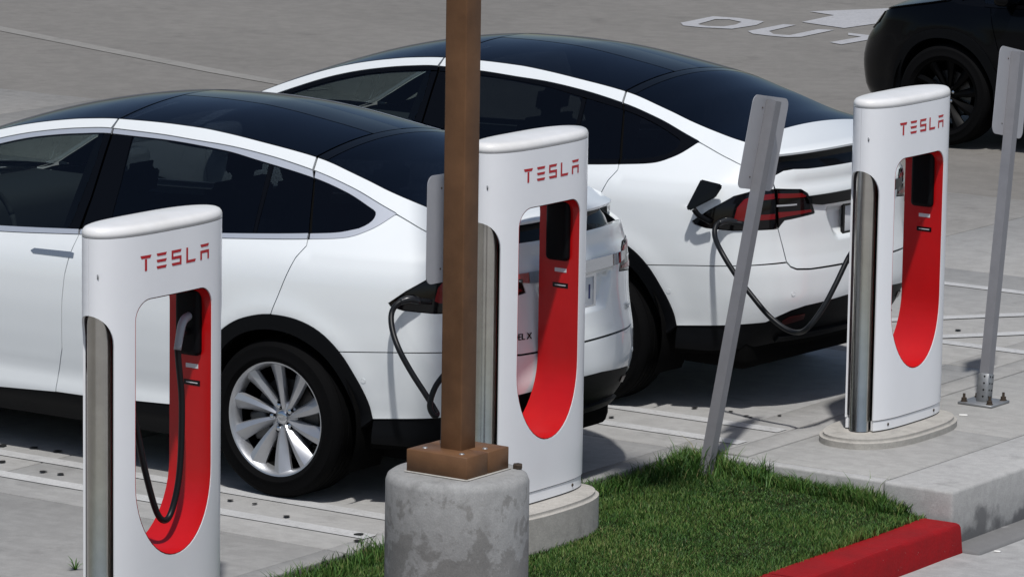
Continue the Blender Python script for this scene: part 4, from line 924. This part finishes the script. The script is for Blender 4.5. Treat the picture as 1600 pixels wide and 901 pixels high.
# badges on the bright-trimmed car
def badge(body,size,s,z,m='gloss_black'):
    me=text_mesh(body,size); P=SF([(s,z)])[0]; Q=SF([(s-.02,z)])[0]; t=Q-P
    o=link(me,'badge_lettering',m,[c for c in car1.children if c.name.startswith('tailgate')][0]); X=Vector(t).normalized(); Z=Vector((0,0,1)); N=X.cross(Z).normalized(); Z=N.cross(X)*-1 if N.cross(X).z<0 else N.cross(X)
    Mx=Matrix((X,Z,N)).transposed().to_4x4(); Mx.translation=Vector(P)+N*.003; o.matrix_local=Mx
badge('MODEL X',.042,.47,.80); badge('75D',.042,-.50,.82,'chrome')
# charge flap of the black-trimmed car (stands open on its arm)
def flap():
    me=bpy.data.meshes.new('charge_flap'); bm=bmesh.new()
    P=[(x-.036,y+.053,z-.011) for x,y,z in [(.55,1.844,1.231),(.638,1.90,1.207),(.645,1.897,1.195),(.621,1.875,1.143),(.519,1.791,1.074),(.504,1.783,1.087)]]
    C0=Vector((.58,1.85,1.15)); n=Vector((.45,-.75,.25)).normalized()
    a=[bm.verts.new(Vector(p)+n*.012) for p in P]; b=[bm.verts.new(Vector(p)-n*.012) for p in P]
    bm.faces.new(a); bm.faces.new(b[::-1])
    for i in range(len(P)): j=(i+1)%len(P); bm.faces.new((a[i],b[i],b[j],a[j]))
    bmesh.ops.recalc_face_normals(bm,faces=bm.faces); bmesh.ops.bevel(bm,geom=bm.edges[:],offset=.005,segments=2,affect='EDGES')
    inv=car2.matrix_basis.inverted(); bm.transform(inv); bm.to_mesh(me); bm.free()
    o=link(me,'charge_flap','gloss_black',car2)
    pts=[Vector((.502,1.855,1.072)),Vector((.525,1.87,1.04)),Vector((.565,1.915,1.005))]
    t=tubem('hinge_arm',[inv@p for p in pts],.014,8,4); link(t,'hinge_arm','trim_black',o)
bpy.context.view_layer.update()
flap()
# ------------------------------------------------------------------ charging cables
def cable(P,label,r=.0135,plug=None,hm='plug_black'):
    o=link(tubem('charging_cable',P,r,14,8),'charging_cable','cable'); tag(o,label,'cable','charging cables')
    if plug:
        p0,p1,p2=plug; h=link(tubem('plug_handle',[p0,p1,p2],[.016,.018,.017,.0155],14,6),'plug_handle',hm,o)
    return o
pw=car2.matrix_basis
cb=[(.69,2.03,.995),(.622,1.968,1.005),(.600,1.917,.993),(.622,1.870,.942),(.703,1.81,.875),(.796,1.798,.772),(.895,1.793,.68),(.994,1.789,.594),(1.089,1.789,.539),(1.166,1.785,.526),(1.249,1.749,0.563),(1.299,1.803,0.658),(1.329,1.872,0.772),(1.347,1.959,0.895),(1.364,2.022,0.966),(1.40,1.985,1.02),(1.44,1.99,1.03)]
cable(cb,'black charging cable plugged into the car with the open flap',plug=((.66,2.01,1.002),(.628,1.972,1.012),(.606,1.928,1.002)))
cb=[(.745,-.77,.98),(.684,-.860,.993),(.650,-.902,.978),(.637,-.930,.935),(.668,-.965,.870),(.727,-.994,.791),(.789,-.984,.693),(.859,-.968,.596),(.900,-.962,.540),(.920,-.963,.512),(.920,-.990,.512),(.906,-1.00,.555),(.918,-.985,.628),(.947,-.96,.688),(1.022,-.90,.80),(1.09,-.86,.90),(1.16,-.93,1.0)]
cable(cb,'black charging cable hanging in a loop beside the brown lamp post',plug=((.715,-.82,.985),(.688,-.862,.998),(.660,-.893,.988)))
y0=CH1[1]
CX0=CH1[0]-1.205; cb=[(1.215,y0+.215,1.215),(1.23,y0+.16,1.215),(1.235,y0+.125,1.17),(1.235,y0+.13,1.10),(1.235,y0+.152,.922),(1.235,y0+.14,.66),(1.23,y0+.105,.510),(1.23,y0+.055,.455),(1.22,y0+.005,.50),(1.21,y0-.06,.69),(1.20,y0-.10,.86),(1.195,y0-.15,1.0),(1.19,y0-.242,1.08)]
cb=[(x+CX0,y,z-.02) for x,y,z in cb]
cable(cb,'black charging cable hanging inside the opening of the idle post',hm='handle',plug=((1.217+CX0,y0+.235,1.265),(1.235+CX0,y0+.155,1.242),(1.238+CX0,y0+.118,1.135)))
# ------------------------------------------------------------------ lamp post on its pier
PX,PY,PZ=2.12,-2.51,.672
pier=link(lathe('pier',[(.0001,PZ),(.24,PZ),(.268,PZ-.004),(.286,PZ-.016),(.294,PZ-.038),(.295,PZ-.3),(.295,-.35)],72),'concrete_pier','pier',None,(PX,PY,0)); tag(pier,'round stained concrete pier carrying the brown lamp post','concrete pier')
lp=empty('lamp_post',(PX,PY,PZ)); tag(lp,'square brown metal lamp post bolted on the concrete pier','lamp post')
link(boxm('shaft',-.052,.052,-.052,.052,.09,7.5,.006,2),'shaft','brown',lp)
link(boxm('base_cover',-.150,.150,-.150,.0,.004,.096,.003,1),'base_cover','brown',lp); link(boxm('base_cover',-.150,.150,.003,.150,.004,.095,.003,1),'base_cover','brown',lp)
for x,y in ((.09,-.10),(.10,.05),(-.1,-.09),(-.09,.10)): link(CHM['screw'],'cover_screw','galv',lp,(x,y,.0955))
gr=link(boxm('grout_bed',-.158,.158,-.158,.158,.0,.006,.003,1),'grout_bed','pad',lp)
link(boxm('lamp_arm',.0,.9,-.03,.03,7.3,7.36,.01),'lamp_arm','brown',lp); hd=link(boxm('lamp_head',.8,1.5,-.17,.17,7.26,7.4,.04,3),'lamp_head','brown',lp); link(boxm('lamp_lens',.9,1.42,-.12,.12,7.245,7.262),'lamp_lens','lens_clear',hd)
nut=link(lathe('hex_nut',[(.010,.0),(.021,.0),(.021,.016),(.018,.019),(.010,.019),(.010,.0)],6),'hex_nut','bolt',None,(PX+.17,PY+.185,PZ+.001)); tag(nut,'rusty hex nut lying loose on the concrete pier','nut')
# ------------------------------------------------------------------ signposts
def tube_post(h,w=.053):
    bm=bmesh.new(); a=w/2; t=.006
    def ring(q,z): return [bm.verts.new(p+(z,)) for p in ((-q,-q),(q,-q),(q,q),(-q,q))]
    o0,o1,i1,i0=ring(a,0),ring(a,h),ring(a-t,h),ring(a-t,h-.25)
    for A,B in ((o0,o1),(o1,i1),(i1,i0)):
        for i in range(4): bm.faces.new((A[i],A[(i+1)%4],B[(i+1)%4],B[i]))
    bm.faces.new(i0); me=bpy.data.meshes.new('post'); bmesh.ops.recalc_face_normals(bm,faces=bm.faces); bm.to_mesh(me); bm.free(); return me
def plate_mesh(w=.34,h=.457,r=.04,t=.003):
    P=[]
    for cx,cy,a0 in ((w/2-r,h/2-r,0),(-w/2+r,h/2-r,90),(-w/2+r,-h/2+r,180),(w/2-r,-h/2+r,270)):
        for k in range(7): a=math.radians(a0+15*k); P.append((cx+r*math.cos(a),cy+r*math.sin(a)))
    n=len(P); V=[(0,y,z) for y,z in P]+[(-t,y,z) for y,z in P]
    return mesh('plate',V,[tuple(range(n)),tuple(range(n,2*n))[::-1]]+[(i,n+i,n+(i+1)%n,(i+1)%n) for i in range(n)],False)
def signpost(base,top,label,sleeve=False):
    b=Vector(base); t=Vector(top); d=t-b; h=d.length; e=empty('signpost',base); tag(e,label,'signpost','metal signposts seen from behind')
    q=Vector((0,0,1)).rotation_difference(d); e.rotation_mode='QUATERNION'; e.rotation_quaternion=q
    link(tube_post(h),'post','post',e)
    s=link(plate_mesh(),'sign_plate','sign_back',e,(-.0275,.02,h-.212))
    for z in (.17,-.17): n=link(CHM['screw'],'rivet','bolt',s,(.0005,-.07,z)); n.rotation_euler=(0,math.pi/2,0); n.scale=(.4,.4,.4)
    link(boxm('inner_wall',-.0202,.0202,-.0202,.0202,h-.12,h-.1),'inner_wall','rust',e)
    if sleeve:
        link(boxm('base_sleeve',-.031,.031,-.031,.031,.0,.15,.002,1),'base_sleeve','galv',e)
        for z in (.03,.065,.10,.135):
            for s2 in (-.012,.014):
                hh=link(MESH.setdefault('ph',lathe('punched_hole',[(.0001,.001),(.005,.001),(.0052,0)],10)),'punched_hole','hole',e,(.0312,s2,z)); hh.rotation_euler=(0,math.pi/2,0)
            hh=link(MESH['ph'],'punched_hole','hole',e,(.008,-.0312,z)); hh.rotation_euler=(math.pi/2,0,0)
        bp=link(boxm('base_plate',-.10,.10,-.10,.10,-.006,.008,.003,1),'base_plate','galv',e); bp.rotation_euler=(0,0,0); bp.rotation_mode='QUATERNION'; bp.rotation_quaternion=q.inverted()
        for x,y in ((.075,.075),(-.075,.075),(.075,-.075),(-.075,-.075)):
            link(MESH.setdefault('an',lathe('anchor_bolt',[(.0001,.042),(.007,.042),(.007,.022),(.014,.020),(.014,.006),(.018,.005),(.018,.0)],12)),'anchor_bolt','bolt',bp,(x,y,.008))
    return e
signpost((1.16,.955,-.075),(1.315,1.262,1.752),'leaning grey signpost with its foot in the grass')
signpost((1.508,3.13,.006),(1.445,3.50,1.80),'tilted grey signpost on a bolted base plate on the pavement',True)
signpost((1.745,-2.045,-.12),(1.735,-2.013,1.785),'upright grey signpost standing behind the brown lamp post')
# ------------------------------------------------------------------ small litter and weeds
def weed(x,y,z,n,h,label):
    V=[];Fc=[]
    for i in range(n):
        a=random.uniform(0,6.28); l=random.uniform(.3,1)*h; sp_=random.uniform(.2,.8)*h; b=len(V); c,s=math.cos(a),math.sin(a); w=.004
        V+=[(x-s*w,y+c*w,z),(x+s*w,y-c*w,z),(x+c*sp_*.5+s*w*.8,y+s*sp_*.5-c*w*.8,z+l*.7),(x+c*sp_*.5-s*w*.8,y+s*sp_*.5+c*w*.8,z+l*.7),(x+c*sp_,y+s*sp_,z+l)]; Fc+=[(b,b+1,b+2,b+3),(b+3,b+2,b+4)]
    me=mesh('weed',V,Fc); a=me.attributes.new('tone','FLOAT','POINT'); a.data.foreach_set('value',[random.uniform(.4,.8) for _ in V]); o=link(me,'weed','grass'); tag(o,label,'weed')
weed(.206,-2.642,0,12,.075,'small green weed sprouting from the concrete beside the idle charging post')
def scrap(x,y,z,sx,sy,rz,label):
    o=link(boxm('paper_scrap',-sx,sx,-sy,sy,0,.006,.002,1),'paper_scrap','paper',None,(x,y,z)); o.rotation_euler=(0,0,rz); tag(o,label,'litter')
scrap(1.58,2.78,.0,.022,.012,.5,'scrap of white paper on the pavement behind the pad')
scrap(2.63,1.22,-.279,.016,.01,.2,'scrap of white paper at the end of the red kerb')
scrap(2.72,1.62,-.279,.018,.009,1.0,'scrap of white paper on the road beside the gutter')
